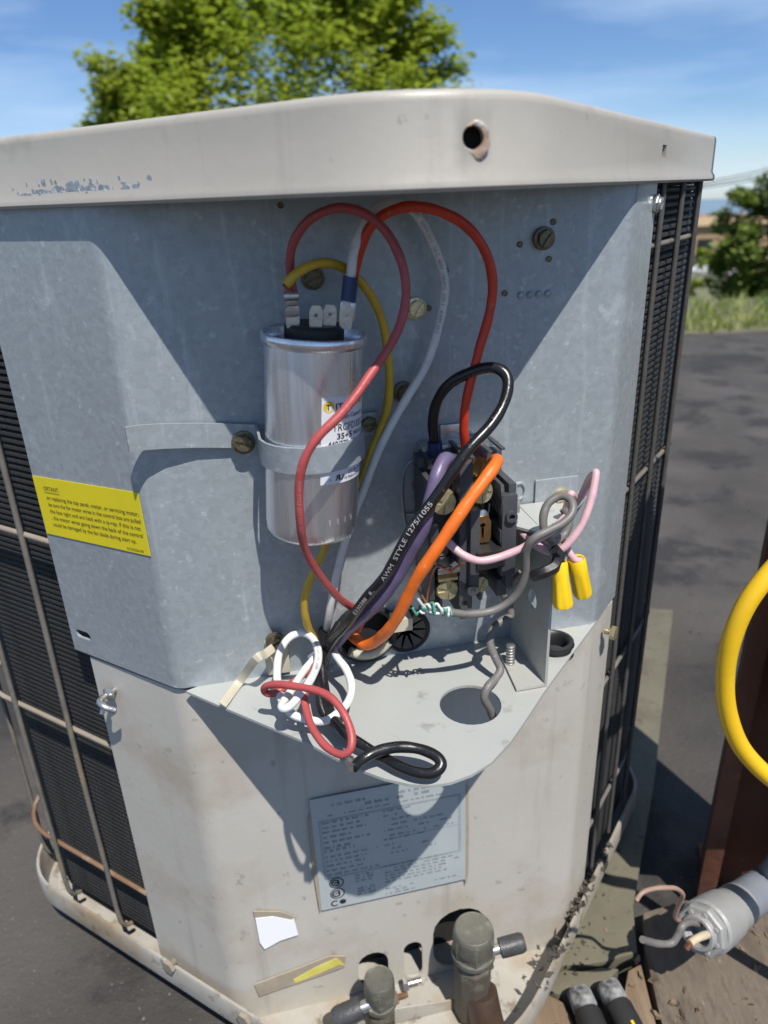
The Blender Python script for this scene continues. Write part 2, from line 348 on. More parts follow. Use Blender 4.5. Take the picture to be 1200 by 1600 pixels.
# ------------------------------------------------------------------ trees
def tree(name, label, cx, cy, z0, crown_c, rad, nclump, nleaf, ls, mleaf, group=None, limbs=9, tr=.09, sprays=14, rag=.55):
    t = thing(name, label, name.split('_')[-1], (cx, cy, z0), group, metric=True)
    c = V(crown_c); tm = MB(); fork = V(cx, cy, z0 + (c.z-rad[2]-z0)*.9 + .05)
    tm.tube(catmull([(cx, cy, z0-.15), (cx+.03, cy, (z0+fork.z)/2), fork, c+V(0, 0, rad[2]*.3)], 4), [tr*(1-.7*i/12) for i in range(13)], 8)
    tm.build('trunk', M['bark'], t, smooth=60, metric=True)
    tips = []
    for i in range(nclump):
        while True:
            d = V(random.uniform(-1, 1), random.uniform(-1, 1), random.uniform(-1, 1))
            if .15 < d.length < 1: break
        d = d.normalized()*(d.length**.45)
        wob = 1 + rag*.35*math.sin(d.x*5+1.3)*math.sin(d.z*6+d.y*4)
        tips.append((c + V(d.x*rad[0], d.y*rad[1], d.z*rad[2])*wob, random.uniform(.16, .30)*rad[0]*.6))
    lm = MB()
    for i in range(limbs):
        e = tips[i*len(tips)//limbs][0]; mid = fork.lerp(e, .5) + V(random.gauss(0, .1), random.gauss(0, .1), -.05)*rad[0]
        tb = catmull([fork, mid, e], 4); lm.tube(tb, [tr*.5*(1-.8*k/(len(tb)-1)) for k in range(len(tb))], 6)
    lm.build('limb', M['bark'], t, smooth=60, metric=True)
    for i in range(sprays):     # twigs that reach past the crown and carry leaves
        th = random.uniform(-.25, math.pi+.25); dy = random.uniform(-.5, .5)
        d = V(math.cos(th), dy, math.sin(th)); s = c + V(d.x*rad[0], d.y*rad[1], d.z*rad[2])*.85
        for k in range(5): tips.append((s + d*rad[0]*.08*k + V(0, 0, -.004*k*k), .075*rad[0]))
    cm = MB()
    for i in range(nleaf):
        p, r = tips[random.randrange(len(tips))]
        q = p + V(random.gauss(0, .58), random.gauss(0, .58), random.gauss(0, .5))*r
        s = ls*random.uniform(.6, 1.25); a = random.uniform(0, 6.28); tl = random.gauss(0, .55)
        x = V(math.cos(a), math.sin(a), tl*.6).normalized(); y = x.cross(V(random.gauss(0, .5), random.gauss(0, .5), 1)).normalized()
        n = x.cross(y); w2 = s*.34
        cm.add([q-x*s*.5, q+y*w2+n*s*.1, q+x*s*.55, q-y*w2+n*s*.1], [(0, 1, 2), (0, 2, 3)])
    cm.build('crown', mleaf, t, metric=True, fixn=False)
    return t
tree('leafy_tree', 'bright green leafy tree rising behind the beige lid against the sky', -.86, 9.2, -.52, (-.88, 9.2, 1.40), (1.72, 1.45, 1.18), 240, 60000, .085, M['leaf'], limbs=16, sprays=64)
tree('round_bush', 'dense green bush right of the unit beyond the asphalt', 3.8, 7.0, -.28, (3.80, 7.0, .15), (.58, .60, .62), 190, 30000, .06, M['leaf2'], limbs=8, tr=.04, sprays=10)
tree('young_bush', 'small pale shrub at the foot of the dense green bush', 3.02, 7.3, -.30, (3.05, 7.3, -.05), (.24, .24, .22), 26, 1600, .05, M['leaf'], limbs=5, tr=.02, sprays=8)
tree('conifer_tree', 'dark distant tree poking above the rooftops below the horizon', 42.5, 96, -8.5, (42.5, 96, -4.6), (1.3, 1.3, 1.7), 40, 1500, .5, M['leaf2'], limbs=5, tr=.2, sprays=4)
# houses on the slope below
def house(label, x, y, w, d, h, ridge, mw, mr, ang=0, group='houses on the slope toward the sea'):
    z = hz(y, x)-.3; t = thing('house', label, 'house', (x, y, z), group, metric=True)
    R = Matrix.Rotation(ang, 3, 'Z'); f = lambda a, b, c: V(x, y, z) + R @ V(a, b, c)
    m = MB(); m.box(f(-w/2, -d/2, 0), R @ V(w, 0, 0), R @ V(0, d, 0), V(0, 0, h)); m.build('wall', mw, t, metric=True)
    m = MB(); o = .3
    a, b, c2, e = f(-w/2-o, -d/2-o, h+.002), f(w/2+o, -d/2-o, h+.002), f(w/2+o, d/2+o, h+.002), f(-w/2-o, d/2+o, h+.002)
    p, q = f(-w/2-o, 0, h+ridge), f(w/2+o, 0, h+ridge)
    m.add([a, b, c2, e, p, q], [(0, 1, 5, 4), (2, 3, 4, 5), (0, 4, 3), (1, 2, 5), (0, 3, 2, 1)]); m.build('roof', mr, t, metric=True)
    k = max(1, int(w//2.6))
    for i in range(k):
        xx = -w/2 + w*(i+.5)/k; m = MB(); m.box(f(xx-.55, -d/2-.03, h*.45), R @ V(1.1, 0, 0), R @ V(0, .06, 0), V(0, 0, h*.33)); m.build('window', M['glass'], t, metric=True)
    return t
house('tan stucco house nearest below the asphalt, beside the bush', 25.3, 58, 6.5, 6, 4.0, .5, M['tan'], M['tan'])
house('pale house with grey roof behind the tan stucco house', 34.6, 78, 6, 6, 3.0, 1.0, M['wallw'], M['roofg'], .2)
house('pale house with red tiled roof beyond the grey roofed one', 46.3, 103, 5, 7, 4.3, 1.4, M['wallw'], M['roofr'], -.2)
house('low grey building left of the red roofed house', 43.5, 112, 7, 7, 2.6, .5, M['roofg'], M['roofg'], .1)
house('white gabled house farthest down the slope', 60, 130, 8, 7, 3, 1.5, M['wallw'], M['roofg'], .4)
# white car parked before the tan house
def car(x, y, z, ang):
    t = thing('parked_car', 'white car parked in front of the tan stucco house', 'car', (x, y, z), metric=True)
    R = Matrix.Rotation(ang, 3, 'Z'); f = lambda a, b, c: V(x, y, z) + R @ V(a, b, c)
    m = MB(); prof = [(-2.1, .35), (-2.15, .75), (-1.3, .92), (1.9, .95), (2.1, .8), (2.1, .35)]
    m.ring_strip([[f(a, -.85, c) for a, c in prof], [f(a, .85, c) for a, c in prof]]); m.build('body', M['car'], t, metric=True, bevel=.05)
    m = MB(); prof = [(-1.2, .93), (-.5, 1.42), (1.1, 1.42), (1.75, .96)]
    m.ring_strip([[f(a, -.74, c) for a, c in prof], [f(a, .74, c) for a, c in prof]]); m.build('window', M['glass'], t, metric=True, bevel=.05)
    for a in (-1.35, 1.35):
        for b in (-.86, .66):
            m = MB(); m.lathe(f(a, b, .33), R @ V(0, 1, 0), [(.33, 0), (.33, .2)], 16); m.build('wheel', M['rubber'], t, metric=True)
car(19.6, 44, hz(44, 19.6)-.02, .5)
# overhead lines on poles outside the frame
for i, (z0, k) in enumerate(((-.26, .0058), (-.20, .0048), (-.13, .00385))):
    m = MB(); m.tube([V(x, 30, z0 + k*x*x) for x in range(-26, 27, 2)], .02, 6)
    tag(m.build('power_line', M['cable'], metric=True, smooth=60), ['topmost of the three overhead cables crossing the sky at right', 'middle one of the three overhead cables at right', 'lowest of the three overhead cables at right'][i], 'power line', 'overhead cables')
for nm, p, q in (('wooden pole that carries the overhead cables, at the left end of their span', (-26, 30.1), 4.3), ('wooden pole that carries the overhead cables, at the right end of their span', (26, 30.1), 4.3)):
    t = thing('utility_pole', nm, 'pole', (p[0], p[1], hz(p[1], p[0])), 'utility poles', metric=True)
    m = MB(); m.tube([(p[0], p[1], hz(p[1], p[0])-.4), (p[0], p[1], q)], [.13, .10], 10); m.build('post', M['bark'], t, metric=True, smooth=50)
    m = MB(); m.box((p[0]-.7, p[1]-.16, q-.75), (1.4, 0, 0), (0, .09, 0), (0, 0, .1)); m.build('crossarm', M['bark'], t, metric=True)
# ------------------------------------------------------------------ the air conditioner
C0 = V(.123, .983, 0); DL = V(-.857, .514, 0).normalized(); DR = V(.573, .820, 0).normalized()
CL = C0 + DL*1.68; CR = C0 + DR*1.46; CB = CL + DR*1.46
ac = thing('air_conditioner', 'weathered beige outdoor air conditioner with its control cover removed', 'air conditioner', (.1, 1.8, -2.17))
def wl(x, o=0):  # a point of the left wall line at x, pushed outward by o
    n = V(-.6, -1, 0).normalized(); return V(x, 1.058-.6*x, 0) + n*o
def wr(x, o=0):
    n = V(1.43, -1, 0).normalized(); return V(x, .809+1.43*x, 0) + n*o
# lid: rolled sheet skirt and top, with a fan opening
out = round_poly([C0, CR, CB, CL], [.24, .17, .25, .25], 12)
prof = [(-.010, .0), (.004, -.001), (.008, .004), (.007, .012), (.001, .022), (0, .100), (-.0015, .107), (-.005, .1115), (-.010, .1135), (-.05, .118), (-.17, .126)]
m = MB(); rings = []
def hf(p): return 1.07 - .16*min(1, max(0, (p-C0).dot(DR)/1.3)) - .09*min(1, max(0, (p-C0).dot(DL)/1.3))
for d, z in prof:
    op = offset_poly(out, d+.010); rings.append([V(p.x, p.y, z*hf(p)) for p in op])
for d, z in [(-.17, .118), (-.05, .110), (-.022, .106), (-.012, .098), (-.010, .02)]:
    op = offset_poly(out, d+.010); rings.append([V(p.x, p.y, z*hf(p)) for p in op])
rings.append(rings[0]); n = len(out); m.ring_strip(rings, True, False)
lid = m.build('lid', [M['lid_paint'], M['bare']], ac, smooth=40)
bmh = bmesh.new(); bmh.from_mesh(lid.data); bmesh.ops.remove_doubles(bmh, verts=bmh.verts, dist=1e-6); bmesh.ops.recalc_face_normals(bmh, faces=bmh.faces); bmh.to_mesh(lid.data); bmh.free()
hole1 = (0.1373,1.0580,0.0629); hole2 = (0.5975,1.6550,0.0589)
def radial(p):  # outward direction of the lid at p
    return (V(p[0], p[1], 0) - (C0+CB)*.5).normalized()
nL1 = V(.12, -.99, 0).normalized(); nR1 = V(.82, -.573, 0)
def on_lid(p, n):
    o = W(V(p) + n*.3) - base[ac]; ok, loc, nn, i = lid.ray_cast(o, -n)
    return (loc + base[ac] - Vector((0, 0, EYE)))/S if ok else V(p)
print('HIT', [on_lid(hole1, nL1)[:], tuple(hole1), on_lid(hole2, nR1)[:], tuple(hole2)])
hole1 = on_lid(hole1, nL1)
c1 = MB(); c1.lathe(V(hole1)-nL1*.10, nL1, [(.0155, 0), (.0155, .22)], 20)
c2 = MB(); c2.box(V(hole2)-nR1*.12+V(-.009, -.0128, -.012), V(.018, .0256, 0), V(0, 0, .023), nR1*.26)
cut(lid, [c1, c2])
lid.data.shade_smooth(); lid.data.set_sharp_from_angle(angle=.7)
# inner roof of the lid with its fan opening
inner = offset_poly(out, -.10); mid_ = sum(inner, V(0, 0, 0))/len(inner); m = MB(); k = len(inner)
circ = [mid_ + (p-mid_).normalized()*.56 for p in inner]
m.ring_strip([[V(p.x, p.y, .116) for p in inner], [V(p.x, p.y, .135) for p in circ], [V(p.x, p.y, .03) for p in circ], [V(p.x, p.y, .02) for p in circ], [V(p.x, p.y, .110) for p in inner]], True, False)
m.build('lid_top', M['lid_paint'], ac, smooth=30)
m = MB(); m.add([V(p.x, p.y, .028) for p in circ], [tuple(range(k))]); m.build('fan_opening_shade', M['dark'], ac)  # black disc closing the fan opening, painted shade for the depth below
for r in (.10, .17, .24, .31, .38, .45, .52, .59):
    m = MB(); pts = [mid_ + V(r*math.cos(a*.1745), r*math.sin(a*.1745), .085+.02*(1-r/.6)) for a in range(37)]
    m.tube(pts, .004, 5); m.build('fan_guard_ring', M['guard'], ac, smooth=60)
# torn rim round the cover screw hole
m = MB(); rr = []
for j in range(28):
    a = 2*math.pi*j/28; side = nL1.cross(V(0, 0, 1))
    tear = 1 + .30*max(0, math.sin(a+4.1))**2 + .10*math.sin(a*3+1) + .05*math.sin(a*7+2)
    rr.append((side*math.cos(a)+V(0, 0, 1)*math.sin(a), tear))
rings = []
mc = MB(); h2 = on_lid(hole2, nR1); mc.box(h2 - nR1*.028 + V(-.02, -.028, -.025), V(.04, .057, 0), V(0, 0, .05), -nR1*.004); mc.build('lid_hole_shade', M['dark'], ac)  # black plate behind the small lid hole, standing in for shade inside
surf = V(hole1)
for (r0, h) in ((.0142, -.010), (.0144, .0005), (.0162, .0012), (.0185, .0012), (.0202, .0004), (.0206, -.006)):
    rings.append([surf + d*(r0*(1+(t-1)*(1 if r0 > .015 else 0))) + nL1*h for d, t in rr])
m.ring_strip(rings, True, False)
mc = MB(); mc.lathe(surf - nL1*.030, nL1, [(.03, 0), (.03, .004), (.008, .005)], 16); mc.build('lid_hole_shade', M['dark'], ac)  # black disc added behind the screw hole in place of interior shade
m.build('screw_hole_rim', mat('torn_rusty_rim', (.52, .48, .42), (.36, .2, .1), 120, .5, .1, .3, 300, spots=((.62, .62, .62), 150, .55, .1, .9)), ac, smooth=50)
# chips of bare metal along the lower lip at left, and a nick on the upper edge
def chip(poly, o, side, name='paint_chip'):
    m = MB(); m.add(poly, [tuple(range(len(poly)))]); return m
def blob(pc, nn, r1, r2, seed, mt, name, t=.0012, ang=0, k=16):
    rnd = random.Random(seed); nn = V(nn).normalized(); sx = V(0, 0, 1).cross(nn).normalized(); sz = nn.cross(sx)
    ca, sa = math.cos(ang), math.sin(ang); top = []
    for j in range(k):
        a = 2*math.pi*j/k; q = rnd.uniform(.62, 1.1); x, z = math.cos(a)*r1*q, math.sin(a)*r2*q
        top.append(V(pc) + sx*(x*ca-z*sa) + sz*(x*sa+z*ca))
    m = MB(); m.ring_strip([[p - nn*.004 for p in top], [p + nn*t for p in top]])
    return m.build(name, mt, ac)
nWL = V(-.514, -.857, 0)
for i, (x, z, a, b) in enumerate(((-.56, .022, .035, .008), (-.525, .024, .022, .011), (-.49, .026, .030, .013), (-.455, .024, .02, .012), (-.425, .024, .022, .008), (-.385, .022, .014, .007), (-.365, .024, .010, .006), (-.60, .020, .03, .005))):
    q = on_lid(wl(x) + V(0, 0, z), nWL.normalized()); blob(q, nWL, a*.8, b, i, M['bare'], 'paint_chip', .0004)
rnd = random.Random(5)
for i in range(34):
    x = rnd.triangular(-.64, -.33, -.52); q = on_lid(wl(x) + V(0, 0, rnd.uniform(.018, .040)), nWL.normalized()); blob(q, nWL, rnd.uniform(.0015, .006), rnd.uniform(.002, .007), 50+i, M['bare'], 'paint_chip', .0004, k=8)
# upper control box: back panel, two wings, cut from one bent sheet
BL, BR = V(-.4766, 1.344, 0), V(.516, 1.546, 0)
plan = [wl(-.775), *[p for p in round_poly([V(-.775, 1.523, 0), BL, BR, V(.603, 1.671, 0)], [0, .05, .05, 0], 5)[1:-1]], V(.603, 1.671, 0)]
i2 = offset_poly(plan, -.007, closed=False)
ringp = plan + list(reversed(i2))
m = MB(); m.ring_strip([[V(p.x, p.y, -1.0) for p in ringp], [V(p.x, p.y, .10) for p in ringp]])
box = m.build('control_box', M['galv'], ac)
cs = []
for (u, v, r) in ((.042, -.937, .050), (-.055, -.925, .066)):
    c = MB(); c.lathe(PW(u, v, -.05), NA, [(r, 0), (r, .1)], 24); cs.append(c)
def slot_cut(p, nn, L, r):
    sx = V(0, 0, 1).cross(V(nn)).normalized(); c = MB(); ring = []
    for j in range(16):
        a = 2*math.pi*j/16; q = V(p) + sx*(math.cos(a)*r + (L if math.cos(a) > 0 else -L)) + V(0, 0, 1)*math.sin(a)*r; ring.append(q)
    c.ring_strip([[q - nn*.06 for q in ring], [q + nn*.06 for q in ring]]); return c
cs.append(slot_cut((-0.7349,1.4989,-0.9453), nWL, .0145, .0115))
cut(box, cs); box.data.shade_smooth(); box.data.set_sharp_from_angle(angle=.5)
# shelf of the control box: rounded front corner, wire hole
shelf_o = [wl(-.46, -.004), wl(-.37)] + [V(p) for p in [(-0.1722,1.1538,-1.0000),(-0.1188,1.1109,-1.0000),(-0.0683,1.0753,-1.0000),(-0.0200,1.0478,-1.0000),(0.0270,1.0308,-1.0000),(0.0645,1.0256,-1.0000),(0.1028,1.0314,-1.0000),(0.1440,1.0486,-1.0000),(0.1855,1.0780,-1.0000),(0.2301,1.1303,-1.0000),(0.2745,1.1963,-1.0000),(0.3303,1.2830,-1.0000),(0.3939,1.3744,-1.0000),(0.4692,1.4812,-1.0000)]] + [wr(.542), wr(.565, -.004), PW(.515, 0, -.002), PW(-.44, 0, -.002)]
shelf_o = [V(p.x, p.y, 0) for p in shelf_o]
m = slab(shelf_o, -1.007, -1.0005); shelf = m.build('shelf', M['galv_shelf'], ac)
hp = (0.1670,1.2522,-1.0000); c = MB(); c.lathe(V(hp)-V(0, 0, .05), (0, 0, 1), [(.0655, 0), (.0655, .1)], 28)
h3 = (0.3901,1.4462,-1.0000); c3 = MB(); c3.lathe(V(h3)-V(0, 0, .05), (0, 0, 1), [(.032, 0), (.032, .1)], 20)
cut(shelf, [c, c3])
m = MB(); m.lathe(V(h3)+V(0, 0, -.012), (0, 0, 1), [(.030, 0), (.046, .0), (.046, .008), (.038, .013), (.038, .020), (.046, .026), (.044, .034), (.036, .036), (.029, .030), (.029, 0)], 24, cap=False)
m.build('bushing', M['blackp'], ac, smooth=50)
# lower service panel, painted
lplan = round_poly([V(-.7336, 1.504, 0), V(-.474, 1.352, 0), V(.508, 1.553, 0), V(.597, 1.668, 0)], [0, .09, .06, 0], 6)
li = offset_poly(lplan, -.007, closed=False); rp_ = lplan + list(reversed(li))
m = MB(); m.ring_strip([[V(p.x, p.y, -2.184) for p in rp_], [V(p.x, p.y, -1.012) for p in rp_]])
lower = m.build('lower_panel', M['paint'], ac)
cs = []
def round_slot(u0, u1, v0, v1, k=8):
    c = MB(); r = (u1-u0)/2; uc = (u0+u1)/2; ring = []
    for j in range(k+1): a = math.pi*j/k; ring.append((uc+math.cos(a)*r, v1-r+math.sin(a)*r))
    for j in range(k+1): a = math.pi+math.pi*j/k; ring.append((uc+math.cos(a)*r, v0+r+math.sin(a)*r))
    c.ring_strip([[PW(u, v, -.06) for u, v in ring], [PW(u, v, .06) for u, v in ring]]); return c
cs = [round_slot(.008, .064, -2.175, -2.02), round_slot(-.130, -.040, -2.175, -2.025), round_slot(.098, .262, -2.175, -1.925)]
cut(lower, cs); lower.data.shade_smooth(); lower.data.set_sharp_from_angle(angle=.5)
# dark core inside so that the openings look into an unlit cabinet
# ---- base pan: floor and rolled rim
po = round_poly([C0, CR, CB, CL], [.47, .17, .2, .2], 14); rings = []
for d, z in ((.022, -2.128), (.025, -2.138), (.027, -2.128), (.026, -2.06), (.022, -2.050), (.014, -2.052), (.011, -2.062), (.008, -2.17), (-.02, -2.185), (-.02, -2.196), (.004, -2.19)):
    rings.append([V(p.x, p.y, z) for p in offset_poly(po, d)])
m = MB(); m.ring_strip(rings, True, False); fl = [V(p.x, p.y, -2.1852) for p in offset_poly(po, -.02)]
m.add([V((C0.x+CB.x)/2, (C0.y+CB.y)/2, -2.1852)] + fl, [(0, i+1, (i+1) % len(fl)+1) for i in range(len(fl))]); m.build('base_pan', M['pan'], ac, smooth=40)
m = MB(); m.pbox(-.45, .50, -2.184, -1.9, -.12, -.10); m.build('cabinet_shade_plate', M['dark'], ac)  # black plate behind the slots, painted stand-in for the unlit cabinet
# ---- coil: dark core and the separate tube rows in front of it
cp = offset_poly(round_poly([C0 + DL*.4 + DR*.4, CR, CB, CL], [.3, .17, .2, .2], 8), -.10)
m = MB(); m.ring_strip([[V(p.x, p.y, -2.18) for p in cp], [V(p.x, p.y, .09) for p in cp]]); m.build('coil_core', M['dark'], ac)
def row_mesh(path, name):
    fr = MB(); h = .0078; rings = []
    for i, p in enumerate(path):
        a = path[max(i-1, 0)]; b = path[min(i+1, len(path)-1)]; d = (b-a).normalized(); nn = V(d.y, -d.x, 0)
        rings.append([p + V(0, 0, h), p + nn*.0062 + V(0, 0, h*.45), p + nn*.0072 - V(0, 0, h*.35), p - V(0, 0, h)])
    fr.ring_strip(rings, False, False); return fr
cl_ = round_poly([wl(-.70), CL, CL + DR*.8], [0, .2, 0], 4); pl = [V(p.x, p.y, 0) for p in reversed(offset_poly(list(reversed(cl_)), -.055, closed=False))]
pl = [V(p.x, p.y, 0) for p in offset_poly(list(reversed(cl_)), -.055, closed=False)]
cr_ = round_poly([wr(.55), CR, CR + DL*.8], [0, .17, 0], 4); pr = [V(p.x, p.y, 0) for p in offset_poly(cr_, -.030, closed=False)]
for path in (pl, pr):
    first = row_mesh(path, 'coil_row').build('coil_row', M['fin'], ac, fixn=False)
    for i in range(1, 128):
        o = first.copy(); C.objects.link(o); o.parent = ac; o.location = (0, 0, -i*.0165*S + first.location.z); base[o] = base[first]
    first.location.z += .0
# ---- guard wires
def guard(pts, mt, r=.0073):
    m = MB(); m.tube(pts, r, 7); return m.build('guard_wire', mt, ac, smooth=60)
glp = round_poly([wl(-.742), CL, CL + DR*1.3], [0, .2, 0], 8); glp = [V(p.x, p.y, 0) for p in offset_poly(list(reversed(glp)), -.012, closed=False)]
grp = round_poly([wr(.585), CR, CR + DL*1.5], [0, .17, 0], 8); grp = [V(p.x, p.y, 0) for p in offset_poly(grp, -.012, closed=False)]
for z in (-.13, -.715, -1.30, -1.845):
    guard([p + V(0, 0, z) for p in glp], M['guard_rust'] if z < -1.5 else M['guard_pale'])
    guard([p + V(0, 0, z) for p in grp], M['guard'], .0066)
def at_len(path, d):
    for a, b in zip(path, path[1:]):
        L = (b-a).length
        if d <= L: return a.lerp(b, d/L), (b-a).normalized()
        d -= L
    return path[-1], (path[-1]-path[-2]).normalized()
glr = list(reversed(glp))   # starts at the corner panel
for k in range(8):
    p, d = at_len(glr, .147 + .24*k); nn = V(-d.y, d.x, 0)*-1
    nn = V(-d.y, d.x, 0); nn = nn if nn.dot(p - (C0+CB)*.5) > 0 else -nn
    bow = [p + nn*(.011 + .004*math.sin(z*3+k)) + V(0, 0, z) for z in (.02, -.4, -.9, -1.4, -1.8, -2.04)] + [p - nn*.02 + V(0, 0, -2.085)]
    guard(catmull(bow, 3), M['guard'])
for k in range(8):
    p, d = at_len(grp, .085 + .168*k); nn = V(-d.y, d.x, 0); nn = nn if nn.dot(p - (C0+CB)*.5) > 0 else -nn
    guard([p + nn*.011 + V(0, 0, .02), p + nn*.011 + V(0, 0, -1.0), p + nn*.011 + V(0, 0, -2.05)], M['guard_shade'], .0070)
# ---- divider bracket standing on the shelf
m = MB()
fr_ = [PW(.300, -.999, .003), PW(.300, -.999, .205), PW(.304, -.69, .198), PW(.304, -.655, .165), PW(.302, -.655, .003)]
m.ring_strip([[p for p in fr_], [p + UA*.006 for p in fr_]])
b0 = [(0.2804,1.4890,-0.9980), (0.3363,1.3114,-0.9980), (0.2509,1.3056,-0.9980), (0.2381,1.4865,-0.9980)]
b0 = [V(PW(.300, -.998, .02)), V(PW(.300, -.998, .205)), V(PW(.235, -.998, .205)), V(PW(.250, -.998, .05))]
m.ring_strip([b0, [p + V(0, 0, .006) for p in b0]])
tf = [PW(.304, -.655, .006), PW(.304, -.655, .165), PW(.225, -.655, .07), PW(.215, -.655, .006)]
m.ring_strip([tf, [p + V(0, 0, .006) for p in tf]])
tf = [PW(.3045, -.6545, .163), PW(.306, -.6545, .006), PW(.47, -.6545, .006), PW(.445, -.6545, .035)]
m.ring_strip([tf, [p + V(0, 0, .0055) for p in tf]])
br = m.build('divider_bracket', M['galv_shelf'], ac)
c = MB(); c.lathe(PW(.28, -.83, .115), UA, [(.022, 0), (.022, .06)], 18); cut(br, [c])
m = MB(); q = V((0.2736,1.3801,-0.9930))
for k in range(7): m.lathe(q + V(0, 0, .0075*k), (0, 0, 1), [(.0065, 0), (.0105, .002), (.0105, .0045), (.0065, .0070)], 12)
m.build('stud', M['steel'], ac, smooth=40)
m = MB(); m.pbox(.345, .448, -.70, -.595, .001, .007); m.build('bracket_tab', M['galv'], ac, bevel=.004)
# ---- hex washer screws
def screw_geo(hexr=.0185, wr_=.0235, h=.014):
    m = MB(); o = V(0, 0, 0); ax = V(0, 0, 1)
    m.lathe(o, ax, [(wr_*.6, -.006), (wr_, -.006), (wr_, .0035), (wr_*.9, .0045)], 24)
    m.lathe(o, ax, [(hexr, .004), (hexr, h*.72)], 6)
    # two halves of the head either side of the driver slot
    for s in (1, -1):
        pts = []
        for j in range(7):
            a = math.pi*j/6; pts.append(V(math.cos(a)*hexr*.90, s*(.0028 + math.sin(a)*(hexr*.86-.0028)), 0))
        m.ring_strip([[p+V(0, 0, h*.70) for p in pts], [V(p.x*.93, p.y*.95, h) for p in pts]])
    return m
_sg = {}
def screw(p, nn, mt, rot=0., k=1.0, name='screw', parent=None):
    parent = parent or ac; key = (mt.name, name)
    nn = V(nn).normalized(); x = V(0, 0, 1).cross(nn); x = x.normalized() if x.length > .1 else V(1, 0, 0); y = nn.cross(x)
    if key not in _sg:
        me = bpy.data.meshes.new(name); g_ = screw_geo(); me.from_pydata([v*S for v in g_.v], [], g_.f); me.materials.append(mt)
        b = bmesh.new(); b.from_mesh(me); bmesh.ops.recalc_face_normals(b, faces=b.faces); b.to_mesh(me); b.free(); me.shade_smooth(); me.set_sharp_from_angle(angle=.5); _sg[key] = me
    o = bpy.data.objects.new(name, _sg[key]); C.objects.link(o); o.parent = parent
    o.rotation_mode = 'XYZ'; R = Matrix((x, y, nn)).transposed() @ Matrix.Rotation(rot, 3, 'Z')
    o.rotation_euler = R.to_euler(); o.scale = (k, k, k); o.location = W(p) - base[parent]; base[o] = W(p); return o
for (u, v), r_, mt in (((.337, -.091), .9, 'zinc_dull'), ((.077, -.206), 1.0, 'zinc'), ((-.118, -.138), .3, 'zinc_dull'), ((.05, -.369), 1.2, 'zinc_dull'), ((-.026, -.426), .1, 'zinc_dull'), ((.205, -.502), .1, 'zinc')):
    screw(PW(u, v, .006), NA, M[mt], r_, .92)
screw(PW(.408, -.644, .012), NA, M['zinc'], .15)
screw(PW(-.279, -.437, .015), NA, M['zinc_dull'], -.3, 1.0)
screw(PW(-.262, -.90, .02), NA, M['zinc_dull'], .5, .9)
screw((0.6027,1.6639,-0.0405), V(.82, -.573, 0), M['steel'], .4, .8)
# small dimples, pressed figures and little holes of the panel
m = MB()
for i in range(4): m.lathe(PW(.296+.019*i, -.196, -.003), NA, [(.0085, 0), (.007, .005), (.003, .0075)], 10)
m.build('pressed_dots', M['galv'], ac, smooth=60)
def emboss(pts, r=.004, name='pressed_outline'):
    m = MB(); m.tube(catmull([PW(u, v, .001) for u, v in pts], 5), r, 6); return m.build(name, M['galv'], ac, smooth=60)
emboss([(.075, -.74), (.052, -.70), (.042, -.62), (.042, -.56), (.055, -.525), (.085, -.515), (.105, -.53)])
emboss([(.075, -.555), (.062, -.565), (.065, -.588), (.082, -.588), (.085, -.568), (.072, -.552)])
emboss([(.048, -.64), (.07, -.64), (.085, -.625), (.08, -.60)])
emboss([(.301, -.60), (.301, -.635), (.318, -.632), (.322, -.615), (.315, -.60), (.301, -.60)], .0035)
for u, v in ((.105, -.208), (.357, -.062), (.262, -.19), (-.165, -.012), (.352, -.13), (.29, -.10), (.14, -.14)):
    m = MB(); m.lathe(PW(u, v, -.001), NA, [(.006, 0), (.006, .003), (.004, .002)], 10); m.build('rivet', M['zinc_dull'], ac)
# grommets in the panel
m = MB(); m.lathe(PW(.042, -.937, -.012), NA, [(.052, 0), (.056, .010), (.056, .018), (.050, .022), (.046, .018), (.044, .014)], 28, cap=False)
for k in range(10):
    a0, a1 = 2*math.pi*(k+.06)/10, 2*math.pi*(k+.94)/10
    f = lambda a, r, h: PW(.042+math.cos(a)*r, -.937+math.sin(a)*r, h)
    m.add([f(a0, .046, .006), f((a0+a1)/2, .0455, .007), f(a1, .046, .006), f((a0+a1)/2, .012, -.002)], [(0, 1, 3), (1, 2, 3)])
m.build('slit_grommet', M['blackp'], ac, smooth=50)
m = MB(); m.lathe(PW(-.055, -.925, -.012), NA, [(.068, 0), (.076, .010), (.076, .020), (.070, .026), (.062, .022), (.060, .0), (.060, -.02)], 32, cap=False)
m.build('ring_grommet', M['blackp'], ac, smooth=50)
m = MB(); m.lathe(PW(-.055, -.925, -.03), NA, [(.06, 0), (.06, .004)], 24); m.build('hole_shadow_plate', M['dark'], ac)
m = MB(); m.tube(catmull([PW(-.055+.056*math.cos(a), -.925+.05*math.sin(a), .018) for a in (-2.4, -1.9, -1.4, -.9, -.5)], 4), .011, 8)
m.pbox(.0, .045, -.905, -.875, .012, .05); m.build('cable_clip', M['tie'], ac, smooth=50)
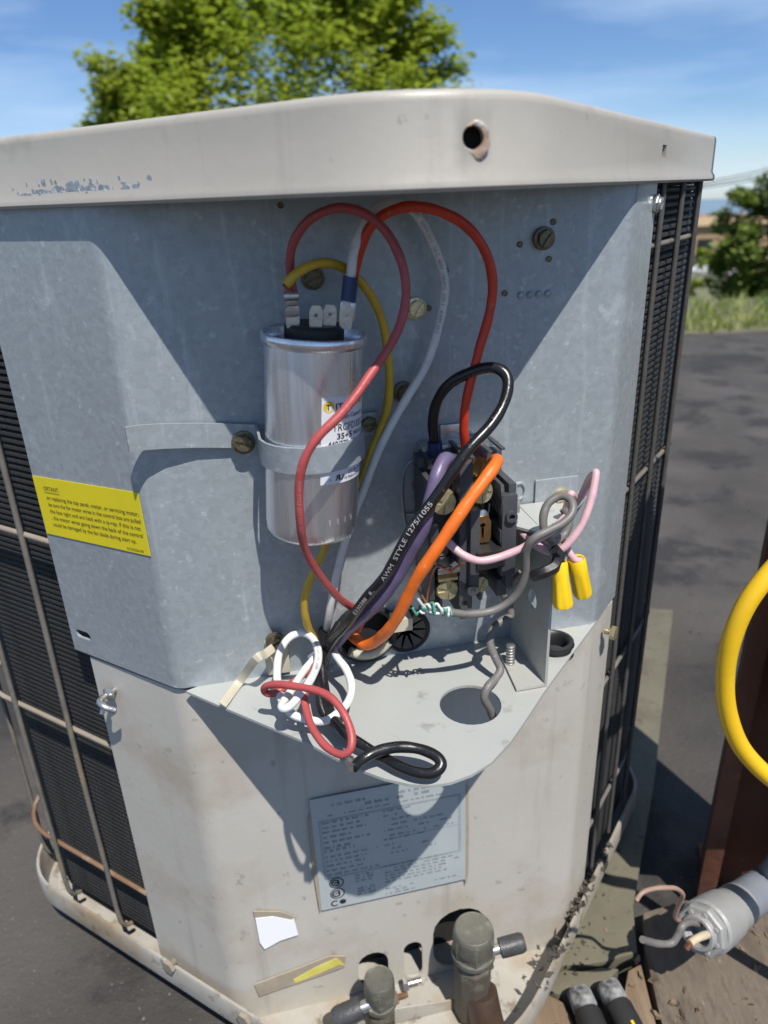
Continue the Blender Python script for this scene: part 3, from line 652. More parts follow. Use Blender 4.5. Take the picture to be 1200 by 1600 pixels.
# ---- capacitor strap
m = MB(); arc = []
ca, cb = V(-.146, 0, .104), None
pts = [(-.490, .050), (-.465, .034), (-.43, .022), (-.37, .012), (-.30, .009), (-.262, .010), (-.250, .016), (-.2475, .05)]
for j in range(13):
    a = math.pi + (-.12) + (math.pi*1.0+.24)*j/12; pts.append((-.1535+.0945*math.cos(a), .100-.0945*math.sin(a)) )
pts += [(-.0585, .05), (-.057, .012), (-.048, .007), (-.006, .006)]
top = []; ring_o = pts
def strap_v(u): return -.385 - .155*max(-.03, min(.15, (u+.49)*.3)) - (.0)
nrm = offset_poly([V(u, -w_, 0) for u, w_ in pts], .0048, closed=False)
ri = [(p.x, -p.y) for p in nrm]
vt = lambda u: -.374 - .125*(u+.49) if u < -.26 else -.4028 - .0*(u+.26)
hh_ = .049
rings = []
for (u, w_), (u2, w2) in zip(pts, ri):
    a = vt(u); rings.append([PW(u, a, w_), PW(u, a-hh_, w_), PW(u2, a-hh_, w2), PW(u2, a, w2)])
m.ring_strip(rings, True, True); m.build('capacitor_strap', M['galv'], ac, smooth=45)
# ---- labels that belong to the unit
def flat_label(name, p00, p10, p01, nn, mt, lines, ink, parent=ac, size=None, rule=None, extra=None):
    p00, p10, p01, nn = V(p00), V(p10), V(p01), V(nn).normalized(); ex, ey = p10-p00, p01-p00
    m = MB(); m.box(p00, ex, ey, nn*.0012); lab = m.build(name, mt, parent)
    f = lambda a, b, h=.0018: p00 + ex*a + ey*b + nn*h
    return lab, f
# yellow warning label on the left wing; its left edge wraps behind the sheet
a00, a10, a01 = V((-0.7733,1.5210,-0.5423)), V((-0.4862,1.3488,-0.5261)), V((-0.7714,1.5199,-0.6828))
lab, f = flat_label('warning_label', a00, a10, a01, nWL, M['lab_y'], None, None)
m = MB(); lw, lh = (a10-a00).length, (a01-a00).length
rows = [('ORTANT:', .09, .215, .155), ('en replacing the top panel, motor, or servicing motor,', .10, .37, .87), ('be sure the fan motor wires in the control box are pulled', .10, .485, .875), ('the box tight and are held with a ty-rap. If this is not', .10, .60, .865), (', the motor wires going down the back of the control', .10, .715, .87), ('could be damaged by the fan blade during start up.', .10, .83, .80)]
for txt, x0, y0, wd in rows:
    put_text(m, txt, 1, lambda x, y, x0=x0, y0=y0: f(x0 + x, y0 - y*.098), wd)
m.quad(f(.09, .245), f(.245, .245), f(.245, .253), f(.09, .253))
put_text(m, '0153256-00', 1, lambda x, y: f(.80+x, .965-y*.06), .15)
pr_ = m.build('print', M['ink'], lab, fixn=False)
# data plate on the lower panel, print too small and worn to read
d00, d10, d01 = PW(-.222, -1.394, .0), PW(.190, -1.394, .0), PW(-.219, -1.795, .0)
lab, f = flat_label('data_plate', d00, d10, d01, NA, M['plate'], None, None)
m = MB(); rnd = random.Random(3)
def word_line(x0, x1, y, h, fill=.8):
    x = x0
    while x < x1:
        wln = rnd.uniform(.012, .055)
        if rnd.random() < fill:
            k = max(1, int(wln/.0085))
            for q in range(k):
                if x + (q+.8)*.0085 < x1:
                    hh = h*rnd.uniform(.65, 1); m.quad(f(x+q*.0085, y), f(x+(q+.72)*.0085, y), f(x+(q+.72)*.0085, y-hh), f(x+q*.0085, y-hh))
        x += wln + .012
word_line(.13, .40, .085, .026); word_line(.42, .88, .085, .026); word_line(.34, .76, .125, .03)
word_line(.10, .9, .165, .016, .5)
for i, y in enumerate((.225, .265, .305, .350, .395, .445, .475, .525, .565, .605, .650, .690)):
    word_line(.06, rnd.uniform(.24, .42), y, .022 if i not in (5, 6) else .03, .95)
    if i < 10: word_line(.45, rnd.uniform(.62, .95), y-.003, .017, .55)
for y in (.715, .745, .775, .805, .835, .865): word_line(.44, rnd.uniform(.8, .97), y, .017, .9)
for y in (.93, .955, .98): word_line(.44, .64, y, .018, .9)
word_line(.78, .95, .945, .015, .9)
for (x0, y0) in ((.24, .745), (.25, .87)):
    for q in range(3): word_line(x0, x0+.13, y0+.027*q, .022, 1)
def frame_line(x0, y0, x1, y1, t=.004):
    m.quad(f(x0, y0), f(x1, y0), f(x1, y0+t), f(x0, y0+t)); m.quad(f(x0, y1-t), f(x1, y1-t), f(x1, y1), f(x0, y1))
    m.quad(f(x0, y0), f(x0+t, y0), f(x0+t, y1), f(x0, y1)); m.quad(f(x1-t, y0), f(x1, y0), f(x1, y1), f(x1-t, y1))
frame_line(.04, .19, .965, .715); frame_line(.052, .20, .955, .705, .0025); m.quad(f(.44, .46), f(.955, .46), f(.955, .463), f(.44, .463))
m.build('print', M['ink_g'], lab, fixn=False)
m = MB()
def ring_mark(cx, cy, r0, r1, a0=0, a1=6.2832, k=24):
    for j in range(k):
        a, b = a0+(a1-a0)*j/k, a0+(a1-a0)*(j+1)/k
        m.quad(f(cx+r0*math.cos(a), cy+r0*math.sin(a)), f(cx+r1*math.cos(a), cy+r1*math.sin(a)), f(cx+r1*math.cos(b), cy+r1*math.sin(b)), f(cx+r0*math.cos(b), cy+r0*math.sin(b)))
for cx, cy in ((.115, .765), (.115, .865)):
    ring_mark(cx, cy, .041, .049); ring_mark(cx-.006, cy, .020, .031, .7, 5.6); m.quad(f(cx+.004, cy-.02), f(cx+.014, cy-.028), f(cx+.02, cy+.02), f(cx+.010, cy+.024)); m.quad(f(cx-.02, cy-.004), f(cx+.02, cy-.008), f(cx+.02, cy+.002), f(cx-.02, cy+.004))
ring_mark(.092, .955, .018, .028, .8, 5.5); ring_mark(.145, .952, .0, .022)
m.build('certification_mark', M['ink'], lab, fixn=False)
# old adhesive outlines, torn paper remnants
def patch(name, poly, mt, h=.001, lab=None):
    m = MB(); ps = [PW(u, v, h) for u, v in poly]; m.ring_strip([[p - NA*.003 for p in ps], ps]); o = m.build(name, mt, ac)
    if lab: o['label'] = lab
    return o
patch('adhesive_residue', [(.191, -1.44), (.199, -1.47), (.202, -1.62), (.201, -1.78), (.196, -1.82), (.190, -1.79)], M['glue'], .0007)
patch('adhesive_residue', [(-.229, -1.46), (-.222, -1.44), (-.218, -1.79), (-.225, -1.80), (-.231, -1.66)], M['glue'], .0007)
patch('adhesive_residue', [(-.40, -1.742), (-.33, -1.765), (-.29, -1.80), (-.295, -1.82), (-.398, -1.775)], M['glue'], .0007)
patch('adhesive_residue', [(-.428, -2.03), (-.30, -2.005), (-.21, -1.985), (-.165, -2.0), (-.17, -2.045), (-.25, -2.06), (-.36, -2.075), (-.42, -2.085)], M['glue'], .0007)
patch('paper_remnant', [(-.397, -1.768), (-.352, -1.775), (-.303, -1.805), (-.296, -1.80), (-.290, -1.868), (-.34, -1.875), (-.385, -1.895), (-.395, -1.865)], M['paper'], .0018, 'torn white corner of an old sticker')
patch('paper_remnant', [(-.318, -2.045), (-.25, -2.015), (-.19, -1.998), (-.168, -2.038), (-.186, -2.028), (-.245, -2.045), (-.315, -2.062)], mat('yellow_paper', (.74, .68, .16), (.62, .56, .1), 90, .6), .0018, 'torn yellow strip of an old sticker')
# ---- service valves
def hexcap(mb, p, ax, r, h):
    mb.lathe(p, ax, [(r*1.0, 0), (r*1.0, h*.72), (r*.93, h*.80)], 6); mb.lathe(p, ax, [(r*.97, h*.3), (r*.955, h*.78), (r*.91, h*.94), (r*.84, h), (r*.80, h*.985)], 28)
def valve(u, n, vt_, r, label, port, pipe_pts, pr, side_nut=None):
    b = MB(); top = V(PW(u, vt_, n))
    b.lathe(top - V(0, 0, .34), (0, 0, 1), [(r*.95, 0), (r*.95, .20), (r*.72, .215), (r*.72, .27)], 8)
    body = b.build('service_valve', M['valve'], ac, smooth=30, bevel=.003); body['label'] = label
    c = MB(); hexcap(c, top - V(0, 0, .085), (0, 0, 1), r*1.08, .085); c.lathe(top - V(0, 0, .10), (0, 0, 1), [(r*1.12, 0), (r*1.12, .016)], 20)
    c.build('valve_cap', M['valve_cap'], body, smooth=35, bevel=.003)
    if port:
        q, d, L, pr2 = port; c = MB(); d = V(d).normalized()
        c.lathe(V(q), d, [(pr2*.55, -.06), (pr2*.55, L*.45)], 14); c.build('port_stem', M['steel'], body, smooth=40)
        c = MB(); c.lathe(V(q) + d*L*.42, d, [(pr2, 0), (pr2*1.03, L*.2), (pr2*1.03, L*.85), (pr2*.85, L)], 12); c.build('port_cap', M['valve_dk'], body, smooth=30)
    c = MB(); c.tube(catmull(pipe_pts, 6), pr, 14); c.build('refrigerant_pipe', M['pipe'], body, smooth=60)
vp = (0.1739,-1.8229,0.1300); t_ = PW(vp[0], vp[1], .13)
valve(vp[0], .13, vp[1], .054, 'large suction valve with hex cap', ((0.2413,1.3465,-1.9162), (1, .15, .12), .070, .0255), [PW(.19, -2.06, .15), PW(.20, -2.15, .19), PW(.225, -2.24, .24), PW(.26, -2.40, .26)], .047)
vp = (-0.0919,-1.9322,0.1300)
valve(vp[0], .13, vp[1], .0405, 'small liquid valve with hex cap', ((-0.0832,1.2808,-2.0102), (-1, -.25, -.22), .08, .028), [PW(-.085, -2.10, .15), PW(-.075, -2.2, .18), PW(-.06, -2.4, .2)], .027)
# lip of the valve plate and its loose screws
m = MB(); l0 = V((-0.1989,1.2931,-2.0938)); l1 = V((0.1694,1.3677,-2.1483))
m.box(l0, l1-l0, V(0, 0, -.075), -NA*.006); m.build('valve_plate', M['pan'], ac, bevel=.003)
def bolt(p, d, L, r=.010, mt=None, name='bolt', hex_=True):
    m = MB(); d = V(d).normalized(); p = V(p)
    for k in range(int(L/.006)): m.lathe(p + d*(.006*k), d, [(r*.7, 0), (r, .002), (r, .0035), (r*.7, .006)], 10)
    m.lathe(p - d*.012, d, [(r*2.0, 0), (r*2.0, .012)], 6 if hex_ else 14)
    return m.build(name, mt or M['steel'], ac, smooth=35)
bolt((0.0137,1.4127,-2.1389), UA*1+V(0, 0, .05), .045)
bolt((-0.0161,1.3862,-2.1571), UA*1+V(0, 0, .1), .035, .009, M['guard_rust'])
bolt((-0.6767,1.4290,-2.0388), V(.514, .857, .0), .02, .011, M['guard_pale']); bolt((-0.4377,1.2856,-2.0611), V(.514, .857, .0), .02, .011, M['guard_pale'])
# bent clip left on the lower panel, screw on its right edge
m = MB(); q = V((-0.6825,1.4558,-1.0864))
m.tube(catmull([q + nWL*-.02, q + nWL*.03, q + nWL*.04 + V(.02, -.01, -.006), q + nWL*.025 + V(.035, -.02, -.02)], 5), .0075, 8); m.lathe(q + nWL*.0, nWL, [(.016, 0), (.018, .006), (.010, .012)], 12); m.lathe(q + V(0, 0, -.01) + nWL*.02, V(-.2, -.6, -1), [(.007, 0), (.006, .03)], 8)
m.build('bent_clip', M['steel'], ac, smooth=50)
bolt((0.5772,1.5996,-1.0656), V(-.82, .573, .0), .02, .009, M['zinc'])
# ------------------------------------------------------------------ run capacitor held by the strap
cb_, ct_ = V(PW(-.1675, -.602, .102)), V(PW(-.1345, -.219, .108)); cax = (ct_-cb_).normalized(); cL = (ct_-cb_).length; R_ = .0885
cap = thing('capacitor', 'silver run capacitor can with a white label held by the strap', 'capacitor', cb_)
m = MB(); m.lathe(cb_, cax, [(R_*.80, 0), (R_*.93, .004), (R_*.985, .012), (R_, .028), (R_, cL-.020)], 64)
m.build('can', M['alum'], cap, smooth=40)
m = MB(); m.lathe(cb_, cax, [(R_*1.0, cL-.0205), (R_*1.06, cL-.016), (R_*1.075, cL-.008), (R_*1.065, cL-.001), (R_*1.03, cL+.001), (R_*.99, cL-.004), (R_*.97, cL-.018), (.0, cL-.014)], 64, cap=False)
m.build('rim', M['alum'], cap, smooth=60)
m = MB(); m.lathe(cb_, cax, [(R_*.60, cL-.02), (R_*.60, cL+.010), (R_*.55, cL+.015)], 32); m.build('terminal_base', M['blackp'], cap, smooth=40)
cx = (UA - cax*UA.dot(cax)).normalized(); cn = cx.cross(cax)*1
if cn.dot(NA) < 0: cn = -cn
def tc_(a, r, h): return cb_ + cx*(r*math.sin(a)) + cn*(r*math.cos(a)) + cax*h      # angle from straight out, radius, height
for (du, dn) in ((-.040, .022), (-.002, .034), (.024, .020), (.052, .022)):
    m = MB(); q = cb_ + cx*du + cn*dn + cax*(cL+.010)
    pts = [(-.010, 0), (.010, 0), (.0115, .012), (.0115, .032), (.007, .040), (-.007, .040), (-.0115, .032), (-.0115, .012)]
    m.ring_strip([[q + cx*a + cax*b + cn*.0022 for a, b in pts], [q + cx*a + cax*b - cn*.0022 for a, b in pts]])
    o = m.build('terminal_tab', M['steel'], cap); c = MB(); c.lathe(q + cax*.024 - cn*.02, cn, [(.0032, 0), (.0032, .04)], 10); cut(o, [c])
# curved white label, two fields above and below the strap
def lab_strip(a0, a1, h0, h1, r, mt, name, par):
    m = MB(); k = 16; m.ring_strip([[tc_(a0+(a1-a0)*j/k, rr, hh) for rr, hh in ((r, h0), (r, h1), (r-.002, h1), (r-.002, h0))] for j in range(k+1)]); return m.build(name, mt, par, smooth=40)
A0 = .03
lab = lab_strip(A0, 1.28, .128, .288, R_+.0010, M['lab_w'], 'label', cap)
RT = R_ + .0016
def ct(m, txt, a0, h, size, width=None, bold=False):
    return put_text(m, txt, size, lambda x, y: tc_(a0 + x/RT, RT, h + y), width, bold)
m = MB(); ct(m, 'ITAN', .31, .2665, .0155, .040, True); ct(m, 'TRCFD355', .25, .2275, .0185, .080); ct(m, '35+5', .35, .2125, .0150, .036, True); ct(m, '440/370', .17, .1985, .0150, .043, True); ct(m, 'Run Capacitor', .46, .2490, .0115, .064)
ct(m, 'MFD\u00b15%', .79, .2135, .0110, .036); ct(m, 'VAC 50/60Hz', .68, .1990, .0110, .042)
put_text(m, 'R', .0155, lambda x, y: tc_(.33+(.0112-x)/RT, RT, .1345+y), None, True); ct(m, 'U', .43, .1345, .0155, None, True); ct(m, 'c', .22, .1345, .008); ct(m, 'us', .57, .1345, .008)
ct(m, 'C22.2 No. 190', .67, .1425, .0088, .042); ct(m, 'Made in China', .67, .1335, .0084, .040)
m.cur = 1
k = 24; m.add([tc_(.175+.0105*math.cos(2*math.pi*j/k)/RT, RT-.0004, .2720+.0105*math.sin(2*math.pi*j/k)) for j in range(k)], [tuple(range(k))])
ct(m, 'PRO', .86, .2690, .0140, None, True)
m.cur = 0; ct(m, 'T', .175-.0052/RT, .2668, .0140, None, True)
m.build('print', [M['ink'], M['ink_y']], lab, fixn=False)
m = MB(); 
for i, ch in enumerate('1115'): ct(m, ch, .20+.19*i, .046, .0165)
m.build('stamped_digits', M['ink_w'], cap, fixn=False)
# ------------------------------------------------------------------ contactor
con = thing('contactor', 'charcoal plastic contactor with brass screws mounted on the back panel', 'contactor', PW(.15, -.80, .0))
m = MB(); m.pbox(.075, .240, -.795, -.475, .002, .05); m.pbox(.125, .185, -.49, -.445, .002, .010); m.build('base_plate', M['steel'], con, bevel=.003)
def cpart(boxes, name, mt, bev=.0025):
    m = MB()
    for b in boxes: m.pbox(*b)
    return m.build(name, mt, con, bevel=bev)
# left rail, centre rail, right rail, floors of the two channels, steps and fins
cpart([(.058, .070, -.775, -.510, .04, .150), (.122, .150, -.800, -.482, .04, .150), (.118, .126, -.795, -.50, .04, .118), (.224, .240, -.770, -.535, .04, .150), (.060, .238, -.785, -.490, .03, .072)], 'housing', M['plastic'])
cpart([(.140, .160, -.765, -.575, .146, .166), (.150, .168, -.700, -.680, .10, .160), (.208, .240, -.735, -.555, .140, .160), (.205, .226, -.66, -.63, .10, .158), (.060, .076, -.640, -.600, .12, .160)], 'front_rail', M['plastic'])
cpart([(.072+.021*i, .082+.021*i, -.505+.004*i, -.484+.012*(i % 2), .03, .10+.012*(i % 3)) for i in range(8)], 'top_fin', M['plastic'])
cpart([(.066, .075, -.83, -.775, .05, .12), (.088, .095, -.825, -.775, .05, .12), (.125, .142, -.832, -.785, .05, .150), (.150, .158, -.822, -.78, .06, .13), (.176, .183, -.81, -.775, .06, .12), (.212, .236, -.80, -.760, .05, .13)], 'bottom_fin', M['plastic'])
# sloped guide of the right pole
m = MB(); pr2 = [(-.535, .15), (-.565, .16), (-.60, .155), (-.600, .08), (-.535, .08)]
m.ring_strip([[PW(.206, a, b) for a, b in pr2], [PW(.214, a, b) for a, b in pr2]]); m.build('arc_guide', M['plastic'], con, bevel=.002)
m = MB(); m.pbox(.072, .122, -.700, -.575, .060, .105); m.build('contact_cover', M['blackp'], con, bevel=.004)
m = MB(); m.pbox(.080, .116, -.620, -.500, .10, .104); m.pbox(.076, .118, -.728, -.718, .10, .150); m.build('contact_bar', M['brass'], con, bevel=.001)
m = MB(); m.pbox(.164, .190, -.615, -.490, .098, .102)
pts = [(-.013, -.032), (.013, -.032), (.018, -.022), (.018, .014), (.011, .027), (-.011, .027), (-.018, .014), (-.018, -.022)]
m.ring_strip([[PW(.176+a, -.632+b, .128) for a, b in pts], [PW(.176+a, -.632+b, .136) for a, b in pts]])
o = m.build('contact_bar', M['brass'], con); c = MB(); r2 = .0055
c.lathe(PW(.176, -.625, .10), NA, [(r2, 0), (r2, .06)], 12); c2_ = MB(); c2_.pbox(.1735, .1785, -.655, -.63, .11, .15); cut(o, [c, c2_])
m = MB(); m.lathe(PW(.176, -.610, .12), NA, [(.016, 0), (.016, .008), (.008, .012)], 16); m.build('contact_button', M['steel'], con, smooth=40)
m = MB(); m.pbox(.152, .213, -.708, -.668, .085, .172); m.build('armature_bar', M['blackp'], con, bevel=.004)
m = MB(); m.pbox(.158, .208, -.690, -.686, .172, .1745); m.build('armature_rib', M['plastic'], con)
m = MB(); m.pbox(.158, .206, -.738, -.71, .08, .12); m.build('coil_window', M['brass'], con, bevel=.003)
for (u, v) in ((.146, -.755), (.226, -.600)):
    m = MB(); m.lathe(PW(u, v, .158), NA, [(.012, 0), (.012, .010), (.0062, .0101), (.0062, .004), (.0, .004)], 16, cap=False); m.build('rivet_eye', M['plastic'], con, smooth=40)
    m = MB(); m.lathe(PW(u, v, .1625), NA, [(.0064, 0), (.0064, .0006)], 12); m.build('rivet_hole', M['dark'], con)
def cross_screw(u, v, n, r, tilt=0):
    m = MB(); d = (NA + V(0, 0, tilt)).normalized()
    m.lathe(PW(u, v, n-.05), d, [(r*.45, 0), (r*.45, .05)], 12)
    m.lathe(PW(u, v, n), d, [(r*.95, 0), (r, .004), (r, .013), (r*.9, .018)], 20)
    x = d.cross(V(0, 0, 1)).normalized(); y = x.cross(d); q = PW(u, v, n) + d*.018
    a = random.uniform(0, .8)
    for k in range(4):   # four raised quarters leave the cross recess between them
        t0, t1 = a + k*math.pi/2 + .28, a + (k+1)*math.pi/2 - .28
        pts = [q + (x*math.cos(t0+(t1-t0)*j/5) + y*math.sin(t0+(t1-t0)*j/5))*r*.86 for j in range(6)] + [q + (x*math.cos((t0+t1)/2) + y*math.sin((t0+t1)/2))*r*.2]
        m.ring_strip([[p - d*.002 for p in pts], [p + d*.0035 for p in pts]])
    return m.build('terminal_screw', M['zinc'], con, smooth=30)
cross_screw(.094, -.565, .118, .028); cross_screw(.174, -.556, .112, .026, .1); cross_screw(.099, -.760, .125, .0245); cross_screw(.176, -.768, .110, .0195, .1)
m = MB(); m.pbox(.075, .122, -.715, -.700, .105, .155); m.build('terminal_tab', M['steel'], con, bevel=.003)
m = MB(); m.pbox(.078, .120, -.735, -.728, .11, .148); m.build('terminal_washer', M['zinc'], con, bevel=.001)
# grey-white spade terminals at the coil side
m = MB(); m.pbox(.240, .262, -.640, -.600, .06, .07); m.pbox(.243, .268, -.622, -.588, .085, .108); m.pbox(.246, .268, -.668, -.63, .075, .10); m.build('coil_terminal', mat('dull_tin', (.42, .42, .40), (.28, .28, .28), 150, .5, .2, .4, 300), con, bevel=.004)
# ------------------------------------------------------------------ wires, each one a thing
def wire(name, label, pts, r, mt, cat='wire', group=None, k=7, n=18):
    cp_ = catmull(pts, k); rj = random.Random(label); a1, a2, a3 = (rj.uniform(0, 6) for _ in range(3)); s_ = 0; q_ = []; rr_ = []
    r *= .89
    for i, p in enumerate(cp_):
        s_ += (p-cp_[max(i-1, 0)]).length; e = min(1, 4*min(i, len(cp_)-1-i)/len(cp_))
        q_.append(p + V(math.sin(s_*31+a1), math.sin(s_*27+a2), math.sin(s_*35+a3))*(.0022*e)); rr_.append(r*(1 + .035*math.sin(s_*60+a1) + .025*math.sin(s_*143+a2)))
    cp_ = q_; m = MB(); m.tube(cp_, rr_, n); o = m.build(name, mt, smooth=70); tag(o, label, cat, group); o['_p'] = 0; del o['_p']; return o, cp_
def sleeve(o, pts, r, mt, name, n=12):
    m = MB(); m.tube(pts, r, n); return m.build(name, mt, o, smooth=50)
TOC = V(.05, -1, .55).normalized()
def wire_text(o, cp_, r_in, txt, start, size, mt, flip=False, name='print', view=None, width=None):
    r = r_in*.89*1.04; fr = frames(cp_); cum = [0]; near = start if isinstance(start, Vector) else None
    for a, b in zip(cp_, cp_[1:]): cum.append(cum[-1] + (b-a).length)
    if near is not None: start = cum[min(range(len(cp_)), key=lambda i: (cp_[i]-near).length)]
    def at(s):
        s = max(0, min(cum[-1]-1e-5, s)); i = max(j for j in range(len(cum)) if cum[j] <= s); i = min(i, len(cp_)-2); t = (s-cum[i])/(cum[i+1]-cum[i])
        return cp_[i].lerp(cp_[i+1], t), (fr[i][1].lerp(fr[i+1][1], t)).normalized()
    def fn(x, y):
        p, t = at(start + (-x if flip else x)); vw = (view or -p.normalized()); nn = (vw - t*vw.dot(t)).normalized(); up = nn.cross(-t if flip else t)
        a = (y-size*.33)/r; return p + nn*(r*1.03*math.cos(a)) + up*(r*1.03*math.sin(a))
    m = MB(); put_text(m, txt, size, fn, width); return m.build(name, mt, o, fixn=False)
RW = .0098
red, cp_ = wire('wire', 'long faded red wire arching from the capacitor and down across its label', [(-0.1404,1.2917,-0.1541),(-0.1406,1.2875,-0.0997),(-0.1267,1.2771,-0.0615),(-0.0964,1.2679,-0.0321),(-0.0520,1.2616,-0.0194),(-0.0094,1.2549,-0.0293),(0.0242,1.2464,-0.0560),(0.0453,1.2405,-0.1010),(0.0490,1.2362,-0.1506),(0.0354,1.2181,-0.2006),(0.0080,1.1921,-0.2488),(-0.0272,1.1646,-0.2874),(-0.0657,1.1415,-0.3210),(-0.0977,1.1248,-0.3500),(-0.1228,1.1146,-0.3911),(-0.1386,1.1165,-0.4413),(-0.1443,1.1256,-0.4995),(-0.1401,1.1519,-0.5685),(-0.1243,1.1908,-0.6429),(-0.0999,1.2366,-0.7128),(-0.0710,1.2935,-0.7773),(-0.0560,1.3475,-0.8346),(-0.0698,1.4264,-0.9173)], .0086, M['w_red'])
wire_text(red, cp_, .0086, 'AWM  STYLE 1015 105C 600V', .74, .008, mat('faint_print', (.62, .25, .25), None, rough=.5))
redb, cp_ = wire('wire', 'short red wire coiled into a loop hanging over the shelf edge', [(-0.1346,1.4109,-0.9300),(-0.1419,1.3461,-0.9200),(-0.1639,1.3002,-0.9200),(-0.1906,1.2614,-0.9200),(-0.2203,1.2266,-0.9200),(-0.2438,1.2117,-0.9250),(-0.2577,1.2123,-0.9200),(-0.2507,1.2043,-0.9000),(-0.2161,1.1879,-0.8800),(-0.1687,1.1614,-0.8700),(-0.1259,1.1311,-0.8700),(-0.0923,1.0947,-0.8800),(-0.0748,1.0643,-0.9000),(-0.0766,1.0432,-0.9200),(-0.0973,1.0445,-0.9350),(-0.1273,1.0704,-0.9400),(-0.1503,1.1024,-0.9300),(-0.1654,1.1487,-0.9200),(-0.1718,1.1898,-0.9100),(-0.1642,1.2592,-0.9100),(-0.1532,1.3469,-0.9200),(-0.1300,1.4370,-0.9300)], .0086, M['w_red'])
white, cp_ = wire('wire', 'long white printed wire curving down behind the capacitor', [(-0.0522,1.3024,-0.1760),(-0.0407,1.3047,-0.1278),(-0.0333,1.3113,-0.0903),(-0.0187,1.3245,-0.0558),(0.0055,1.3396,-0.0238),(0.0346,1.3557,-0.0131),(0.0680,1.3727,-0.0278),(0.0989,1.3891,-0.0651),(0.1215,1.4039,-0.1192),(0.1277,1.4103,-0.1769),(0.1166,1.4131,-0.2478),(0.0909,1.4079,-0.3096),(0.0570,1.4010,-0.3635),(0.0236,1.3943,-0.4187),(-0.0109,1.3873,-0.4819),(-0.0429,1.3808,-0.5584),(-0.0747,1.3744,-0.6378),(-0.0998,1.3591,-0.7097),(-0.1182,1.3553,-0.7887),(-0.1348,1.3826,-0.8692),(-0.1472,1.4311,-0.9253)], .0096, M['w_white'])
wire_text(white, cp_, .0096, 'E32071   AWM 1015  105 C  600V  14AWG  VW-1   AWM 1015', .235, .0095, M['ink_g'])
i0 = V((-0.0473,1.3034,-0.1677)); i1 = V((-0.0407,1.3047,-0.1278)); sleeve(white, [i0, i0.lerp(i1, .5), i1], .0135, M['blue'], 'crimp_sleeve')
m = MB(); q = V((-0.0537,1.3021,-0.2021)); ax_ = (i0-q).normalized(); sx_ = ax_.cross(NA).normalized()
m.box(q - sx_*.0145 - NA*.004, sx_*.029, ax_*.034, NA*.010); m.build('spade_terminal', M['steel'], white, bevel=.004)
ored, cp_ = wire('wire', 'bright red wire arching from the capacitor over to the contactor', [(-0.0472,1.3238,-0.1759),(-0.0357,1.3261,-0.1280),(-0.0238,1.3235,-0.0915),(-0.0067,1.3167,-0.0559),(0.0199,1.3119,-0.0338),(0.0631,1.3155,-0.0226),(0.1157,1.3313,-0.0288),(0.1610,1.3456,-0.0552),(0.1956,1.3577,-0.1022),(0.2117,1.3660,-0.1580),(0.2070,1.3651,-0.2199),(0.1866,1.3559,-0.2783),(0.1701,1.3525,-0.3347),(0.1625,1.3561,-0.3977),(0.1648,1.3719,-0.4546),(0.1729,1.3939,-0.4961)], .0100, M['w_ored'])
yel, cp_ = wire('wire', 'yellow wire looping from the capacitor terminal down behind the can', [(-0.1478,1.2575,-0.1322),(-0.1235,1.2645,-0.1125),(-0.0908,1.2946,-0.1022),(-0.0583,1.3317,-0.1128),(-0.0290,1.3530,-0.1418),(-0.0011,1.3689,-0.1849),(0.0171,1.3827,-0.2386),(0.0209,1.3886,-0.3063),(0.0119,1.3970,-0.3902),(-0.0098,1.3977,-0.4584),(-0.0401,1.3967,-0.5254),(-0.0860,1.3823,-0.6000),(-0.1253,1.3437,-0.6633),(-0.1550,1.3224,-0.7116),(-0.1728,1.3188,-0.7724),(-0.1750,1.3438,-0.8428),(-0.1679,1.3963,-0.9187)], .0092, M['w_yellow'])
m = MB(); q0, q1, q2 = V((-0.1467,1.2577,-0.1312)), V((-0.1413,1.2711,-0.1515)), V((-0.1427,1.2841,-0.2022))
m.tube([q0, q0.lerp(q1, .5), q1], .006, 8); m.build('bare_strands', M['copper'], yel)
m = MB(); m.box(q1 - UA*.012 - NA*.006, UA*.022, (q2-q1)*.35, NA*.014); m.box(q1.lerp(q2, .42) - UA*.014 - NA*.006, UA*.026, (q2-q1)*.60, NA*.010); m.tube([q1 - UA*.013 + NA*.004, q1 + UA*.012 + NA*.006], .008, 10); m.build('spade_terminal', M['steel'], yel, bevel=.004)
blk, cp_ = wire('wire', 'long black wire with white printing looping up beside the contactor', [(0.1092,1.3912,-0.4883),(0.1064,1.3855,-0.4566),(0.1039,1.3799,-0.4086),(0.1135,1.3717,-0.3645),(0.1384,1.3614,-0.3294),(0.1802,1.3495,-0.3077),(0.2176,1.3366,-0.3040),(0.2366,1.3201,-0.3200),(0.2290,1.2981,-0.3500),(0.2014,1.2721,-0.3871),(0.1634,1.2440,-0.4225),(0.1270,1.2265,-0.4622),(0.0915,1.2193,-0.5075),(0.0554,1.2171,-0.5624),(0.0194,1.2200,-0.6257),(-0.0180,1.2328,-0.6916),(-0.0562,1.2557,-0.7552),(-0.0927,1.2840,-0.8165),(-0.1201,1.3141,-0.8697),(-0.1435,1.3502,-0.9396),(-0.1500,1.3489,-0.9726)], .0118, M['w_black'])
wire_text(blk, cp_, .0118, 'AWM  STYLE 1275/1055', V((-0.0257,1.2108,-0.6665)), .0125, M['ink_w'], True, width=.185)
wire_text(blk, cp_, .0118, 'E330388   8.,', V((-0.0765,1.2413,-0.7603)), .0105, M['ink_w'], True, width=.078)
i0, i1 = V((0.1087,1.3860,-0.4865)), V((0.1062,1.3835,-0.4559)); sleeve(blk, [i0, i0.lerp(i1, .5), i1], .0150, M['blue'], 'crimp_sleeve')
